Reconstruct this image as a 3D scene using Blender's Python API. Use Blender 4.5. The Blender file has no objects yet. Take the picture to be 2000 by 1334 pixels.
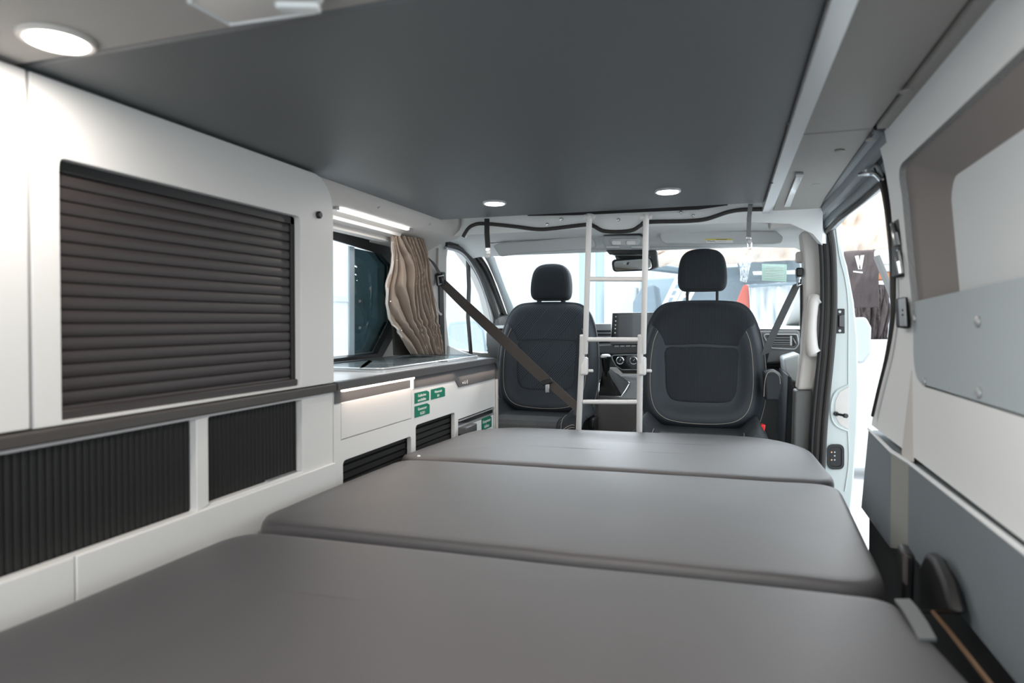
import bpy, bmesh, math, random
from mathutils import Vector, Matrix, noise
random.seed(4)
C = bpy.context.scene.collection
CZ = 1.62                                   # camera height above the hall floor; all z below are relative to it
# ------------------------------------------------------------------ camera
F = 1270.0
YAW = math.atan(420 / F); PIT = 20 / F
cd = bpy.data.cameras.new('camera'); cam = bpy.data.objects.new('camera', cd); C.objects.link(cam)
cd.lens = F / 2000 * 36; cd.sensor_width = 36; cd.shift_y = -19 / 2000; cd.clip_start = 0.02; cd.clip_end = 200
cam.location = (0, 0, CZ); cam.rotation_euler = (math.pi / 2 - PIT, 0, YAW)
cd.dof.use_dof = True; cd.dof.focus_distance = 3.1; cd.dof.aperture_fstop = 3.2
bpy.context.scene.camera = cam
# ------------------------------------------------------------------ world, light, exposure
w = bpy.data.worlds.new('hall_light'); bpy.context.scene.world = w; w.use_nodes = True
bg = w.node_tree.nodes['Background']; bg.inputs[0].default_value = (0.87, 0.95, 1.0, 1); bg.inputs[1].default_value = 1.35
vs = bpy.context.scene.view_settings
vs.view_transform = 'Standard'; vs.look = 'None'; vs.gamma = 1; vs.use_curve_mapping = False; vs.exposure = 1.1
def area(name, loc, size, power, col=(1, .95, .88), rot=(0, 0, 0), shape='DISK', sy=None):
    l = bpy.data.lights.new(name, 'AREA'); l.shape = shape; l.size = size; l.energy = power; l.color = col
    if sy: l.size_y = sy
    o = bpy.data.objects.new(name, l); C.objects.link(o); o.location = (loc[0], loc[1], loc[2] + CZ); o.rotation_euler = rot
    return o
area('added_mattress_light', (-.6, 6.9, 2.3), 5.0, 190, (.93, .97, 1), rot=(math.radians(-62), 0, 0), shape='RECTANGLE', sy=1.6)     # unseen light added ahead of the van to brighten the mattress
# ------------------------------------------------------------------ geometry from the lens
_cp, _sp, _cy, _sy = math.cos(PIT), math.sin(PIT), math.cos(YAW), math.sin(YAW)
RV = Vector((_cy, _sy, 0)); FV = Vector((-_sy * _cp, _cy * _cp, -_sp)); UV = RV.cross(FV)
def ray(u, v): return RV * ((u - 1000) / F) + UV * ((648 - v) / F) + FV
def at(u, v, X=None, Y=None, Z=None):
    d = ray(u, v)
    t = X / d.x if X is not None else (Y / d.y if Y is not None else Z / d.z)
    return d * t
def onp(u, v, p, n):
    d = ray(u, v); return d * (p.dot(n) / d.dot(n))
# ------------------------------------------------------------------ materials
def mat(name, col, rough=0.5, metal=0.0, bump=0.0, bscale=300, var=0.0, coat=0.0, emit=0, ecol=None, trans=0, spec=0.5, sheen=0):
    m = bpy.data.materials.new(name); m.use_nodes = True; nt = m.node_tree; b = nt.nodes['Principled BSDF']
    b.inputs['Base Color'].default_value = (*col, 1); b.inputs['Roughness'].default_value = rough; b.inputs['Metallic'].default_value = metal
    b.inputs['Coat Weight'].default_value = coat; b.inputs['Specular IOR Level'].default_value = spec
    b.inputs['Transmission Weight'].default_value = trans; b.inputs['Sheen Weight'].default_value = sheen
    if emit: b.inputs['Emission Color'].default_value = (*(ecol or col), 1); b.inputs['Emission Strength'].default_value = emit
    if bump or var:
        tc = nt.nodes.new('ShaderNodeTexCoord'); n = nt.nodes.new('ShaderNodeTexNoise'); n.inputs['Scale'].default_value = bscale
        n.inputs['Detail'].default_value = 3; nt.links.new(tc.outputs['Object'], n.inputs['Vector'])
        if bump:
            bp = nt.nodes.new('ShaderNodeBump'); bp.inputs['Strength'].default_value = bump; bp.inputs['Distance'].default_value = 0.002
            nt.links.new(n.outputs['Fac'], bp.inputs['Height']); nt.links.new(bp.outputs[0], b.inputs['Normal'])
        if var:
            mx = nt.nodes.new('ShaderNodeMix'); mx.data_type = 'RGBA'; mx.inputs['Factor'].default_value = 0.5
            mx.inputs['A'].default_value = (*[c * (1 - var) for c in col], 1); mx.inputs['B'].default_value = (*[min(1, c * (1 + var)) for c in col], 1)
            nt.links.new(n.outputs['Fac'], mx.inputs['Factor']); nt.links.new(mx.outputs['Result'], b.inputs['Base Color'])
    return m
def pane(name, tint, gloss=0.035, rough=0.0):
    m = bpy.data.materials.new(name); m.use_nodes = True; nt = m.node_tree; nt.nodes.clear()
    o = nt.nodes.new('ShaderNodeOutputMaterial'); t = nt.nodes.new('ShaderNodeBsdfTransparent'); g = nt.nodes.new('ShaderNodeBsdfGlossy')
    x = nt.nodes.new('ShaderNodeMixShader'); x.inputs[0].default_value = gloss
    t.inputs[0].default_value = (*tint, 1); g.inputs['Roughness'].default_value = rough; g.inputs[0].default_value = (.9, .95, 1, 1)
    nt.links.new(t.outputs[0], x.inputs[1]); nt.links.new(g.outputs[0], x.inputs[2]); nt.links.new(x.outputs[0], o.inputs[0])
    return m
def ribbed(name, c1, c2, scale=420, diag=True, bump=0.5):
    """woven seat cloth: fine upright ribs crossed by broad diagonal bundles"""
    m = mat(name, c1, 0.85, spec=0.25, sheen=0.05); nt = m.node_tree; b = nt.nodes['Principled BSDF']
    tc = nt.nodes.new('ShaderNodeTexCoord')
    def wave(vec, sc, rotz=0.0):
        mp = nt.nodes.new('ShaderNodeMapping'); mp.inputs['Rotation'].default_value = (0, rotz, 0)
        nt.links.new(vec, mp.inputs['Vector']); wv = nt.nodes.new('ShaderNodeTexWave'); wv.wave_type = 'BANDS'; wv.bands_direction = 'X'
        wv.inputs['Scale'].default_value = sc; nt.links.new(mp.outputs[0], wv.inputs['Vector']); return wv.outputs['Fac']
    v = tc.outputs['Object']
    a = wave(v, scale / 6.283 / 2)
    if diag:
        d = wave(v, scale / 6.283 / 3, math.radians(-40)); k = wave(v, 2.2, math.radians(-40))
        st = nt.nodes.new('ShaderNodeMath'); st.operation = 'GREATER_THAN'; st.inputs[1].default_value = 0.55; nt.links.new(k, st.inputs[0])
        mx = nt.nodes.new('ShaderNodeMix'); nt.links.new(st.outputs[0], mx.inputs['Factor']); nt.links.new(a, mx.inputs[2]); nt.links.new(d, mx.inputs[3]); a = mx.outputs[0]
    cm = nt.nodes.new('ShaderNodeMix'); cm.data_type = 'RGBA'; cm.inputs['A'].default_value = (*c1, 1); cm.inputs['B'].default_value = (*c2, 1)
    nt.links.new(a, cm.inputs['Factor']); nt.links.new(cm.outputs['Result'], b.inputs['Base Color'])
    bp = nt.nodes.new('ShaderNodeBump'); bp.inputs['Strength'].default_value = bump; bp.inputs['Distance'].default_value = 0.001
    nt.links.new(a, bp.inputs['Height']); nt.links.new(bp.outputs[0], b.inputs['Normal'])
    return m
M = dict(
    white=mat('white_laminate', (.80, .79, .775), .42),
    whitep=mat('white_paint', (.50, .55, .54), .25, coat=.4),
    grey_lam=mat('grey_laminate', (.105, .105, .11), .45, var=.12, bscale=500),
    edge=mat('dark_edge_band', (.09, .088, .09), .5),
    ledge=mat('dark_ledge', (.07, .062, .058), .45),
    top=mat('worktop_laminate', (.70, .71, .72), .22, var=.04, bscale=40),
    slat=mat('shutter_slat', (.042, .034, .034), .45),
    slat2=mat('tambour_black', (.009, .0085, .008), .6),
    black=mat('black_plastic', (.013, .013, .014), .45),
    blackg=mat('black_gloss', (.01, .011, .012), .12, coat=.6),
    rubber=mat('rubber_seal', (.03, .027, .026), .6),
    bed=mat('bed_felt', (.135, .142, .148), .48, bump=.3, bscale=900, var=.10, spec=.6),
    rear=mat('rear_liner_lit', (.40, .385, .365), .8, bump=.3, bscale=900),  # light grey liner with the lamp's warm glow mixed into its colour
    trimg=mat('warm_grey_trim', (.34, .33, .31), .55, bump=.08, bscale=700),
    trim=mat('trim_beige', (.62, .59, .56), .6, bump=.06, bscale=700),
    head=mat('headliner', (.84, .86, .855), .85, bump=.12, bscale=800),
    visor=mat('visor_cloth', (.60, .62, .62), .8),
    wall=mat('wall_panel_board', (.82, .84, .845), .55, bump=.05, bscale=500),
    wallb=mat('grey_felt_board', (.44, .50, .53), .75, bump=.5, bscale=900, var=.10),
    walld=mat('grey_kick_board', (.18, .21, .23), .7, bump=.35, bscale=900, var=.08),
    facet=mat('kick_board_lit', (.30, .31, .285), .7, bump=.3, bscale=900),  # kick board grey lightened for the way the facet faces the light
    jamb=mat('niche_brown_grey', (.27, .245, .235), .8, bump=.3, bscale=900),
    blind=mat('niche_light_grey', (.74, .77, .79), .7),
    mattress=mat('mattress_cloth', (.066, .062, .066), .47, bump=.25, bscale=1100, var=.10, spec=.85, sheen=.06),
    cloth=mat('seat_cloth', (.026, .030, .036), .75, bump=.25, bscale=1500, var=.15),
    clothb=mat('seat_bolster_cloth', (.034, .042, .052), .6, bump=.2, bscale=1500, var=.15),
    rib=ribbed('seat_rib_cloth', (.024, .029, .036), (.09, .105, .125), 650),
    rib2=ribbed('seat_rib_plain', (.020, .023, .027), (.042, .048, .057), 650, diag=False),
    rib3=ribbed('cushion_rib_lit', (.05, .052, .055), (.12, .125, .13), 650, diag=False),  # seat rib cloth brightened for lamp light falling on the cushion lip
    stitch=mat('stitching', (.42, .38, .33), .8),
    alu=mat('aluminium', (.66, .67, .68), .32, metal=.55),
    chrome=mat('chrome', (.75, .76, .78), .15, metal=1),
    silver=mat('silver_plastic', (.45, .46, .47), .35, metal=.4),
    tube=mat('ladder_white_metal', (.72, .71, .70), .35),
    belt=mat('belt_webbing', (.075, .062, .056), .7, bump=.4, bscale=1200),
    belt2=mat('belt_webbing_grey', (.16, .17, .175), .6, bump=.3, bscale=1200),
    strap=mat('strap_black', (.015, .015, .015), .8, bump=.4, bscale=1200),
    curtain=mat('curtain_linen', (.43, .345, .28), .9, bump=.5, bscale=900, var=.12, sheen=.1),
    lining=mat('curtain_lining', (.66, .63, .60), .9),
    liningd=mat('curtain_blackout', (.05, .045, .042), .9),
    glass=pane('window_glass', (.97, .99, 1.0)),
    tint=pane('tinted_glass', (.15, .20, .21), .06),
    tint2=pane('blue_shade_band', (.62, .72, .76)),
    lid=pane('lid_glass', (.80, .82, .82), .22),
    mirror=mat('mirror_glass', (.80, .86, .88), .03, metal=1),
    screen=mat('screen_glass', (.03, .035, .045), .18, coat=.5),
    console=mat('console_grey', (.50, .53, .54), .5),
    track=mat('track_metal', (.20, .225, .24), .35, metal=.5),
    mirror2=mat('mirror_glass_outside', (.34, .38, .40), .05, metal=1),
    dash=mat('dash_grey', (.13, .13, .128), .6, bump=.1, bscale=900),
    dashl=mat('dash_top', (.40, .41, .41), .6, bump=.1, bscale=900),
    led=mat('led_diffuser', (1, 1, 1), .5, emit=6, ecol=(1, .97, .93)),
    ledw=mat('led_strip_warm', (1, .9, .8), .5, emit=3.4, ecol=(1, .80, .66)),
    clear=mat('clear_plastic', (.80, .82, .83), .15, coat=.5),
    green=mat('sticker_green', (.008, .19, .115), .45),
    paper=mat('paper_white', (.85, .85, .84), .6),
    mint=mat('paper_mint', (.44, .62, .53), .6),
    yellow=mat('sticker_yellow', (.75, .62, .08), .5),
    ink=mat('ink_black', (.02, .02, .02), .6),
    red=mat('red_plastic', (.75, .02, .02), .4),
    redf=mat('red_fabric', (.60, .12, .08), .8),
    gold=mat('contact_gold', (.70, .42, .25), .3, metal=.8),
    vanfloor=mat('van_floor', (.05, .045, .042), .6, bump=.2, bscale=200),
    hallfloor=mat('hall_floor', (.62, .63, .64), .45),
    hallwall=mat('hall_wall', (.70, .71, .72), .6),
    canvas=mat('beige_canvas', (.78, .66, .57), .85, bump=.3, bscale=500, var=.05),
    darkfab=mat('dark_brown_fabric', (.07, .055, .055), .85, var=.15, bscale=60),
    bluegrey=mat('blue_grey_cover', (.19, .25, .29), .7, var=.1, bscale=30),
    steelblue=mat('pillar_blue', (.42, .52, .58), .5),
    orange=mat('orange_wood', (.50, .20, .10), .6),
    darkblue=mat('dark_blue_body', (.20, .26, .31), .4),
    sheet=mat('plastic_sheet', (.62, .65, .67), .3),
)
# ------------------------------------------------------------------ mesh helpers
class MB:
    def __init__(s): s.v = []; s.f = []
    def add(s, vs, fs):
        n = len(s.v); s.v += [Vector(p) for p in vs]; s.f += [tuple(i + n for i in f) for f in fs]; return s
    def box(s, lo, hi):
        x0, y0, z0 = lo; x1, y1, z1 = hi
        return s.add([(x0, y0, z0), (x1, y0, z0), (x1, y1, z0), (x0, y1, z0), (x0, y0, z1), (x1, y0, z1), (x1, y1, z1), (x0, y1, z1)],
                     [(3, 2, 1, 0), (4, 5, 6, 7), (0, 1, 5, 4), (1, 2, 6, 5), (2, 3, 7, 6), (3, 0, 4, 7)])
    def cbox(s, c, d, R=None):
        c = Vector(c); h = Vector(d) / 2; R = R or Matrix.Identity(3)
        ps = [c + R @ Vector((a * h.x, b * h.y, e * h.z)) for e in (-1, 1) for a, b in ((-1, -1), (1, -1), (1, 1), (-1, 1))]
        return s.add(ps, [(3, 2, 1, 0), (4, 5, 6, 7), (0, 1, 5, 4), (1, 2, 6, 5), (2, 3, 7, 6), (3, 0, 4, 7)])
    def loft(s, rings, cap0=True, cap1=True, closed=True):
        n = len(rings[0]); b = len(s.v); s.v += [Vector(p) for r in rings for p in r]
        for i in range(len(rings) - 1):
            for j in range(n if closed else n - 1):
                k = (j + 1) % n; s.f.append((b + i * n + j, b + i * n + k, b + (i + 1) * n + k, b + (i + 1) * n + j))
        if closed:
            if cap0: s.f.append(tuple(b + j for j in reversed(range(n))))
            if cap1: s.f.append(tuple(b + (len(rings) - 1) * n + j for j in range(n)))
        return s
    def prism(s, poly, d):            # 3-D polygon swept along vector d
        d = Vector(d); return s.loft([[Vector(p) for p in poly], [Vector(p) + d for p in poly]])
    def tube(s, pts, r, n=8, closed=False, rs=None):
        pts = [Vector(p) for p in pts]; rings = []; up = None
        for i, p in enumerate(pts):
            a = pts[i - 1] if i or closed else p; c = pts[(i + 1) % len(pts)] if i < len(pts) - 1 or closed else p
            t = (c - a).normalized()
            if up is None: up = Vector((0, 0, 1)) if abs(t.z) < .9 else Vector((0, 1, 0))
            x = t.cross(up); x = x.normalized() if x.length > 1e-6 else t.orthogonal().normalized(); y = x.cross(t); up = y
            rr = rs[i] if rs else r
            rings.append([p + (x * math.cos(2 * math.pi * k / n) + y * math.sin(2 * math.pi * k / n)) * rr for k in range(n)])
        if closed: rings.append(rings[0]); return s.loft(rings, False, False)
        return s.loft(rings)
    def lathe(s, prof, c, ax=(0, 0, 1), n=24):
        c = Vector(c); ax = Vector(ax).normalized(); x = ax.orthogonal().normalized(); y = ax.cross(x)
        return s.loft([[c + ax * h + (x * math.cos(2 * math.pi * k / n) + y * math.sin(2 * math.pi * k / n)) * max(r, 1e-5) for k in range(n)] for r, h in prof])
    def ribbon(s, pts, wv, th=.0015):
        rings = []
        pts = [Vector(p) for p in pts]
        for i, p in enumerate(pts):
            ww = Vector(wv[i]) if isinstance(wv, list) else Vector(wv)
            a = pts[max(0, i - 1)]; c = pts[min(len(pts) - 1, i + 1)]
            nn = (c - a).cross(ww).normalized() * th / 2
            rings.append([p - ww / 2 - nn, p + ww / 2 - nn, p + ww / 2 + nn, p - ww / 2 + nn])
        return s.loft(rings)
    def grid(s, fn, nu, nv):
        b = len(s.v); s.v += [Vector(fn(i / nu, j / nv)) for j in range(nv + 1) for i in range(nu + 1)]
        for j in range(nv):
            for i in range(nu):
                q = b + j * (nu + 1) + i; s.f.append((q, q + 1, q + nu + 2, q + nu + 1))
        return s
    def build(s, name, m, parent=None, bev=0, seg=2, sharp=35, sub=0, solid=0, kind=None, dz=True):
        me = bpy.data.meshes.new(name); off = Vector((0, 0, CZ)) if dz else Vector()
        me.from_pydata([tuple(p + off) for p in s.v], [], s.f); me.materials.append(M[m] if isinstance(m, str) else m)
        bm = bmesh.new(); bm.from_mesh(me); bmesh.ops.recalc_face_normals(bm, faces=bm.faces); bm.to_mesh(me); bm.free()
        me.polygons.foreach_set('use_smooth', [True] * len(me.polygons)); me.set_sharp_from_angle(angle=math.radians(sharp))
        o = bpy.data.objects.new(name, me); C.objects.link(o)
        if solid: q = o.modifiers.new('solid', 'SOLIDIFY'); q.thickness = solid
        if bev: q = o.modifiers.new('bev', 'BEVEL'); q.width = bev; q.segments = seg; q.limit_method = 'ANGLE'; q.angle_limit = math.radians(40)
        if sub: q = o.modifiers.new('sub', 'SUBSURF'); q.levels = sub; q.render_levels = sub
        if parent:
            o.parent = parent
            o.matrix_parent_inverse = Matrix.Translation(-Vector(parent.location)) if not parent.parent else Matrix.Identity(4)
        if kind: o['kind'] = kind
        return o
def panel(name, outer, holes, d, m, parent=None, bev=0, kind=None):
    """flat board (3-D outline) with holes, thickness vector d"""
    bm = bmesh.new(); d = Vector(d)
    for lp in [outer] + holes:
        vs = [bm.verts.new(Vector(p) + Vector((0, 0, CZ))) for p in lp]
        for i in range(len(vs)): bm.edges.new((vs[i], vs[(i + 1) % len(vs)]))
    bmesh.ops.triangle_fill(bm, edges=bm.edges[:], use_beauty=True, use_dissolve=False)
    r = bmesh.ops.extrude_face_region(bm, geom=bm.faces[:])
    for v in [g for g in r['geom'] if isinstance(g, bmesh.types.BMVert)]: v.co += d
    bmesh.ops.recalc_face_normals(bm, faces=bm.faces)
    me = bpy.data.meshes.new(name); bm.to_mesh(me); bm.free(); me.materials.append(M[m])
    me.polygons.foreach_set('use_smooth', [True] * len(me.polygons)); me.set_sharp_from_angle(angle=math.radians(30))
    o = bpy.data.objects.new(name, me); C.objects.link(o)
    if bev: q = o.modifiers.new('bev', 'BEVEL'); q.width = bev; q.segments = 2; q.limit_method = 'ANGLE'; q.angle_limit = math.radians(50)
    if parent:
        o.parent = parent
        o.matrix_parent_inverse = Matrix.Translation(-Vector(parent.location)) if not parent.parent else Matrix.Identity(4)
    if kind: o['kind'] = kind
    return o
def thing(name, label, cat, loc, group=None):
    o = bpy.data.objects.new(name, None); C.objects.link(o); o.location = (loc[0], loc[1], loc[2] + CZ); o.empty_display_size = .05
    o['label'] = label; o['category'] = cat
    if group: o['group'] = group
    return o
def tag(o, label, cat, group=None, kind=None):
    o['label'] = label; o['category'] = cat
    if group: o['group'] = group
    if kind: o['kind'] = kind
    return o
def roundpoly(pts, rad, inset=0, n=6):
    """2-D polygon (counter-clockwise), every corner rounded, optionally inset"""
    m = len(pts); P = [Vector(p[:2]) for p in pts]; rad = rad if isinstance(rad, (list, tuple)) else [rad] * m
    if inset:
        Q = []
        for i in range(m):
            a, b, c = P[i - 1], P[i], P[(i + 1) % m]; e1 = (b - a).normalized(); e2 = (c - b).normalized()
            n1 = Vector((-e1.y, e1.x)); n2 = Vector((-e2.y, e2.x)); bis = n1 + n2; k = inset / max(.2, bis.dot(n1))
            Q.append(b + bis * k)
        P = Q
    out = []
    for i in range(m):
        a, b, c = P[i - 1], P[i], P[(i + 1) % m]; r = max(rad[i] - inset, .002)
        e1 = (a - b).normalized(); e2 = (c - b).normalized(); ang = e1.angle(e2); t = min(r / math.tan(ang / 2), (a - b).length * .48, (c - b).length * .48)
        p0 = b + e1 * t; p1 = b + e2 * t
        for k in range(n + 1):
            s = k / n; out.append((1 - s) ** 2 * p0 + 2 * s * (1 - s) * b + s * s * p1)
    return out
def spline(pts, n=6, closed=False):
    pts = [Vector(p) for p in pts]; out = []; m = len(pts)
    for i in range(m if closed else m - 1):
        g = lambda k: pts[k % m] if closed else pts[min(max(k, 0), m - 1)]
        p0, p1, p2, p3 = g(i - 1), g(i), g(i + 1), g(i + 2)
        for k in range(n):
            t = k / n; out.append(.5 * ((2 * p1) + (p2 - p0) * t + (2 * p0 - 5 * p1 + 4 * p2 - p3) * t * t + (3 * p1 - p0 - 3 * p2 + p3) * t ** 3))
    if not closed: out.append(pts[-1])
    return out
def text(name, s, size, origin, xdir, updir, m, parent, ext=.0004, align='CENTER'):
    c = bpy.data.curves.new(name, 'FONT'); c.body = s; c.size = size; c.extrude = ext; c.align_x = align; c.align_y = 'CENTER'
    t = bpy.data.objects.new(name, c); C.objects.link(t); dg = bpy.context.evaluated_depsgraph_get(); me = bpy.data.meshes.new_from_object(t.evaluated_get(dg))
    bpy.data.objects.remove(t); x = Vector(xdir).normalized(); u = Vector(updir).normalized(); n = x.cross(u)
    b = MB(); b.add([Vector(origin) + x * v.co.x + u * v.co.y + n * v.co.z for v in me.vertices], [tuple(p.vertices) for p in me.polygons])
    return b.build(name, m, parent, sharp=20)
def yz(x, pts): return [Vector((x, p[0], p[1])) for p in pts]
def pxY(pts, Y): return [at(u, v, Y=Y) for u, v in pts]
def pxX(pts, X): return [at(u, v, X=X) for u, v in pts]
# ================================================================== THE SETTING
# hall
MB().box((-14, -6, -1.72), (16, 16, -1.62)).build('floor', 'hallfloor', kind='structure')
b = MB().box((-12, 13, -1.62), (14, 13.2, 3.2)); b.build('wall_far', 'hallwall', kind='structure')
b = MB().box((-7.2, -6, -1.62), (-7.0, 13, 3.2)); b.build('wall_hall_left', 'hallwall', kind='structure')
# van floor
VF = -1.07
MB().box((-1.42, -.35, VF - .06), (.42, 4.3, VF)).build('trim_1', 'vanfloor', kind='structure')
MB().box((-1.42, 4.24, VF), (.42, 4.30, -.06)).build('wall_front', 'black', kind='structure')
# left wall plane leaning inwards towards the roof
PL = Vector((-1.42, 0, -.1)); NL = Vector((1, 0, -.26)).normalized()
def onL(u, v, off=0): return onp(u, v, PL + NL * off, NL)
def pL(y, z, off=0): return Vector((-1.42 + .26 * (z + .1), y, z)) + NL * off
win_px = [(600, 466), (735, 494), (757, 520), (757, 630), (728, 688), (600, 704)]
win = [onL(*p) for p in win_px]; win[0].y = 1.62; win[0].z = .305; win[-1].y = 1.62; win[-1].z = -.14
win = [pL(p.y, p.z) for p in win]
cab_px = [(872, 482), (903, 494), (930, 532), (950, 580), (964, 640), (966, 690), (940, 690), (893, 683), (871, 676)]
cabw = [onL(*p) for p in cab_px]
for nm in (0,):
    outer = [pL(-.35, VF), pL(4.35, VF), pL(4.35, -.08), pL(3.42, .40), pL(-.35, .42)]
    wl = panel('wall_left', outer, [win, cabw], NL * -.05, 'trim', kind='structure')
# right wall: quarter trim behind the sliding-door opening
def XR(z):      # inner surface of the right wall
    return .36 if z < .12 else .36 - (z - .12) * .19
# plan profile of the trim (front part stands 1.2 cm further out, joined by a facet)
edge_px = [(1717, 283), (1728, 330), (1739, 400), (1745, 470), (1747, 560), (1742, 640), (1728, 710), (1712, 770), (1702, 830), (1697, 880), (1690, 940), (1684, 1000)]
def onR(u, v):
    X = .35
    for _ in range(6): X = XR(at(u, v, X=X).z)
    return at(u, v, X=X)
edge = [onR(u, v) for u, v in edge_px]
edge = spline([(p.x, p.y, p.z) for p in edge], 4)
niche2 = roundpoly([(.45, -.12), (1.49, -.125), (1.50, .31), (.45, .32)], [.02, .07, .05, .02])
NN = Vector((-1, 0, 0))
def wpt(y, z): return Vector((XR(z), y, z))
wr_out = [wpt(.2, -.287)] + [wpt(p.y, p.z) for p in reversed(edge) if p.z > -.287] + [wpt(1.56, .395), wpt(.2, .395)]
rw = panel('wall_right', wr_out, [[wpt(p.x, p.y) for p in niche2]], (.03, 0, 0), 'wall', kind='structure')
# niche jamb (slopes inwards) and the light back panel
jin = roundpoly([(.45, -.09), (1.36, -.095), (1.375, .255), (.45, .27)], [.02, .05, .05, .02])
MB().loft([[wpt(p.x, p.y) for p in niche2], [wpt(p.x, p.y) + Vector((.012, 0, 0)) for p in niche2], [wpt(p.x, p.y) + Vector((.05, 0, 0)) for p in jin]], False, False).build('trim_2', 'jamb', kind='structure')
MB().prism([wpt(p.x, p.y) + Vector((.05, 0, 0)) for p in roundpoly([(.40, -.11), (1.37, -.11), (1.39, .27), (.40, .29)], .05)], (.01, 0, 0)).build('window_3', 'blind', kind='structure')
# lower kick board with facet
ledge = [(p.y, p.z) for p in edge if p.z < -.285]
yb = max(p[0] for p in ledge)
prof = [(.2, .352), (1.505, .352), (1.60, .372), (yb, .378)]
zt = -.289
lo = MB(); rings = []
for y, x in prof[:2]: pass
MB().loft([[(.352, .2, -.452), (.352, .2, zt), (.40, .2, zt), (.40, .2, -.452)], [(.352, 1.505, -.465), (.352, 1.505, zt), (.40, 1.505, zt), (.40, 1.505, -.465)]]).build('trim_3', 'walld', kind='structure')
MB().loft([[(.352, 1.505, -.465), (.352, 1.505, zt), (.40, 1.505, zt), (.40, 1.505, -.465)], [(.345, 1.62, -.50), (.345, 1.62, zt), (.40, 1.62, zt), (.40, 1.62, -.50)]]).build('trim_4', 'facet', kind='structure')
MB().loft([[(.345, 1.62, -.50), (.345, 1.62, zt), (.40, 1.62, zt), (.40, 1.62, -.50)], [(.362, 2.045, -.525), (.362, 1.955, zt - .002), (.40, 1.955, zt - .002), (.40, 2.045, -.525)]]).build('trim_5', 'walld', kind='structure')
MB().tube([(.353, .2, zt + .002), (.353, 1.505, zt + .002), (.346, 1.62, zt + .002), (.363, 1.955, zt + .001)], .0045, 6).build('trim_6', 'blind', kind='structure')
MB().box((.374, .2, VF), (.40, 2.0, -.45)).build('board_shade_panel', 'black', kind='structure')  # black sheet for the shade under the kick board, whose sloping edge follows it
# tapering shallow groove above the facet
g = MB(); g.loft([[(.3605, 1.50, -.285), (.3605, 1.60, -.285), (.352, 1.55, -.285)], [(.3605, 1.515, -.10), (.3605, 1.525, -.10), (.359, 1.52, -.10)]]).build('trim_7', 'trim', kind='structure')
# outer skin behind the right wall and right cab side
MB().box((.42, -.35, VF), (.44, 1.85, .45)).build('wall_right_outer', 'whitep', kind='structure')
cr = panel('wall_right_cab', [Vector((.385, y, z)) for y, z in [(2.84, VF), (4.35, VF), (4.35, -.08), (3.42, .40), (2.84, .40)]],
      [[Vector((.385, y, z)) for y, z in [(3.0, -.1), (3.95, -.1), (3.45, .3), (3.0, .33)]]], (.012, 0, 0), 'trim', kind='structure')
# roof
MB().box((-1.45, -.35, .46), (.45, 3.0, .50)).build('ceiling', 'head', kind='structure')
# cab headliner: from the aperture edge to the windscreen
hs = []
for y, z0 in [(2.46, .352), (2.6, .375), (2.8, .392), (2.98, .392), (3.08, .37), (3.20, .345), (3.24, .36)]:
    xr = .31 if y < 2.79 else .39
    hs.append([(-1.31, y, z0 - .018), (-1.24, y, z0 - .006), (-1.0, y, z0), (-.48, y, z0 + .004), (.08, y, z0), (xr - .10, y, z0 - .012), (xr - .03, y, z0 - .05), (xr, y, z0 - .09),
               (xr, y, .47), (-1.34, y, .47)])
MB().loft(hs).build('trim_8', 'head', kind='structure')
# windscreen and its surround
wsT = [at(966, 506, Y=3.22), at(985, 497, Y=3.22), at(1130, 489, Y=3.22), at(1300, 481, Y=3.22), at(1530, 479, Y=3.22), at(1556, 492, Y=3.24), at(1566, 522, Y=3.34)]
wsB = [at(1012, 640, Y=4.15), at(1150, 640, Y=4.2), at(1500, 642, Y=4.15), at(1562, 642, Y=4.10)]
ws = wsT + list(reversed(wsB))
MB().add([(p.x, p.y, p.z) for p in [Vector((-1.36, 4.18, -.06)), Vector((.385, 4.18, -.06)), Vector((.36, 3.16, .37)), Vector((-1.20, 3.16, .37))]], [(0, 1, 2, 3)]).build('window_2', 'glass', solid=.005, kind='structure')
# A pillars
def strip(name, a, b_, m, d=(0, .03, 0)):
    r = [[p, q, q + Vector(d), p + Vector(d)] for p, q in zip(a, b_)]
    return MB().loft(r).build(name, m, kind='structure', sharp=50)
al_in = [at(966, 503, Y=3.20), at(975, 530, Y=3.38), at(988, 565, Y=3.62), at(1003, 600, Y=3.88), at(1012, 640, Y=4.12)]
al_out = [onL(932, 476, .03), onL(952, 512, .03), onL(971, 556, .03), onL(986, 598, .03), onL(999, 638, .03)]
strip('trim_9', al_out, al_in, 'head', (-.02, .06, .0))
ar_in = [at(1563, 500, Y=3.22), at(1566, 530, Y=3.38), at(1560, 570, Y=3.60), at(1545, 610, Y=3.85), at(1530, 645, Y=4.10)]
ar_out = [Vector((.39, p.y - .02, p.z)) for p in ar_in]
strip('trim_10', ar_in, ar_out, 'head', (.0, .06, .0))
MB().box((-1.34, 3.17, .345), (.36, 3.23, .47)).build('trim_11', 'head', bev=.008, kind='structure')
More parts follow.
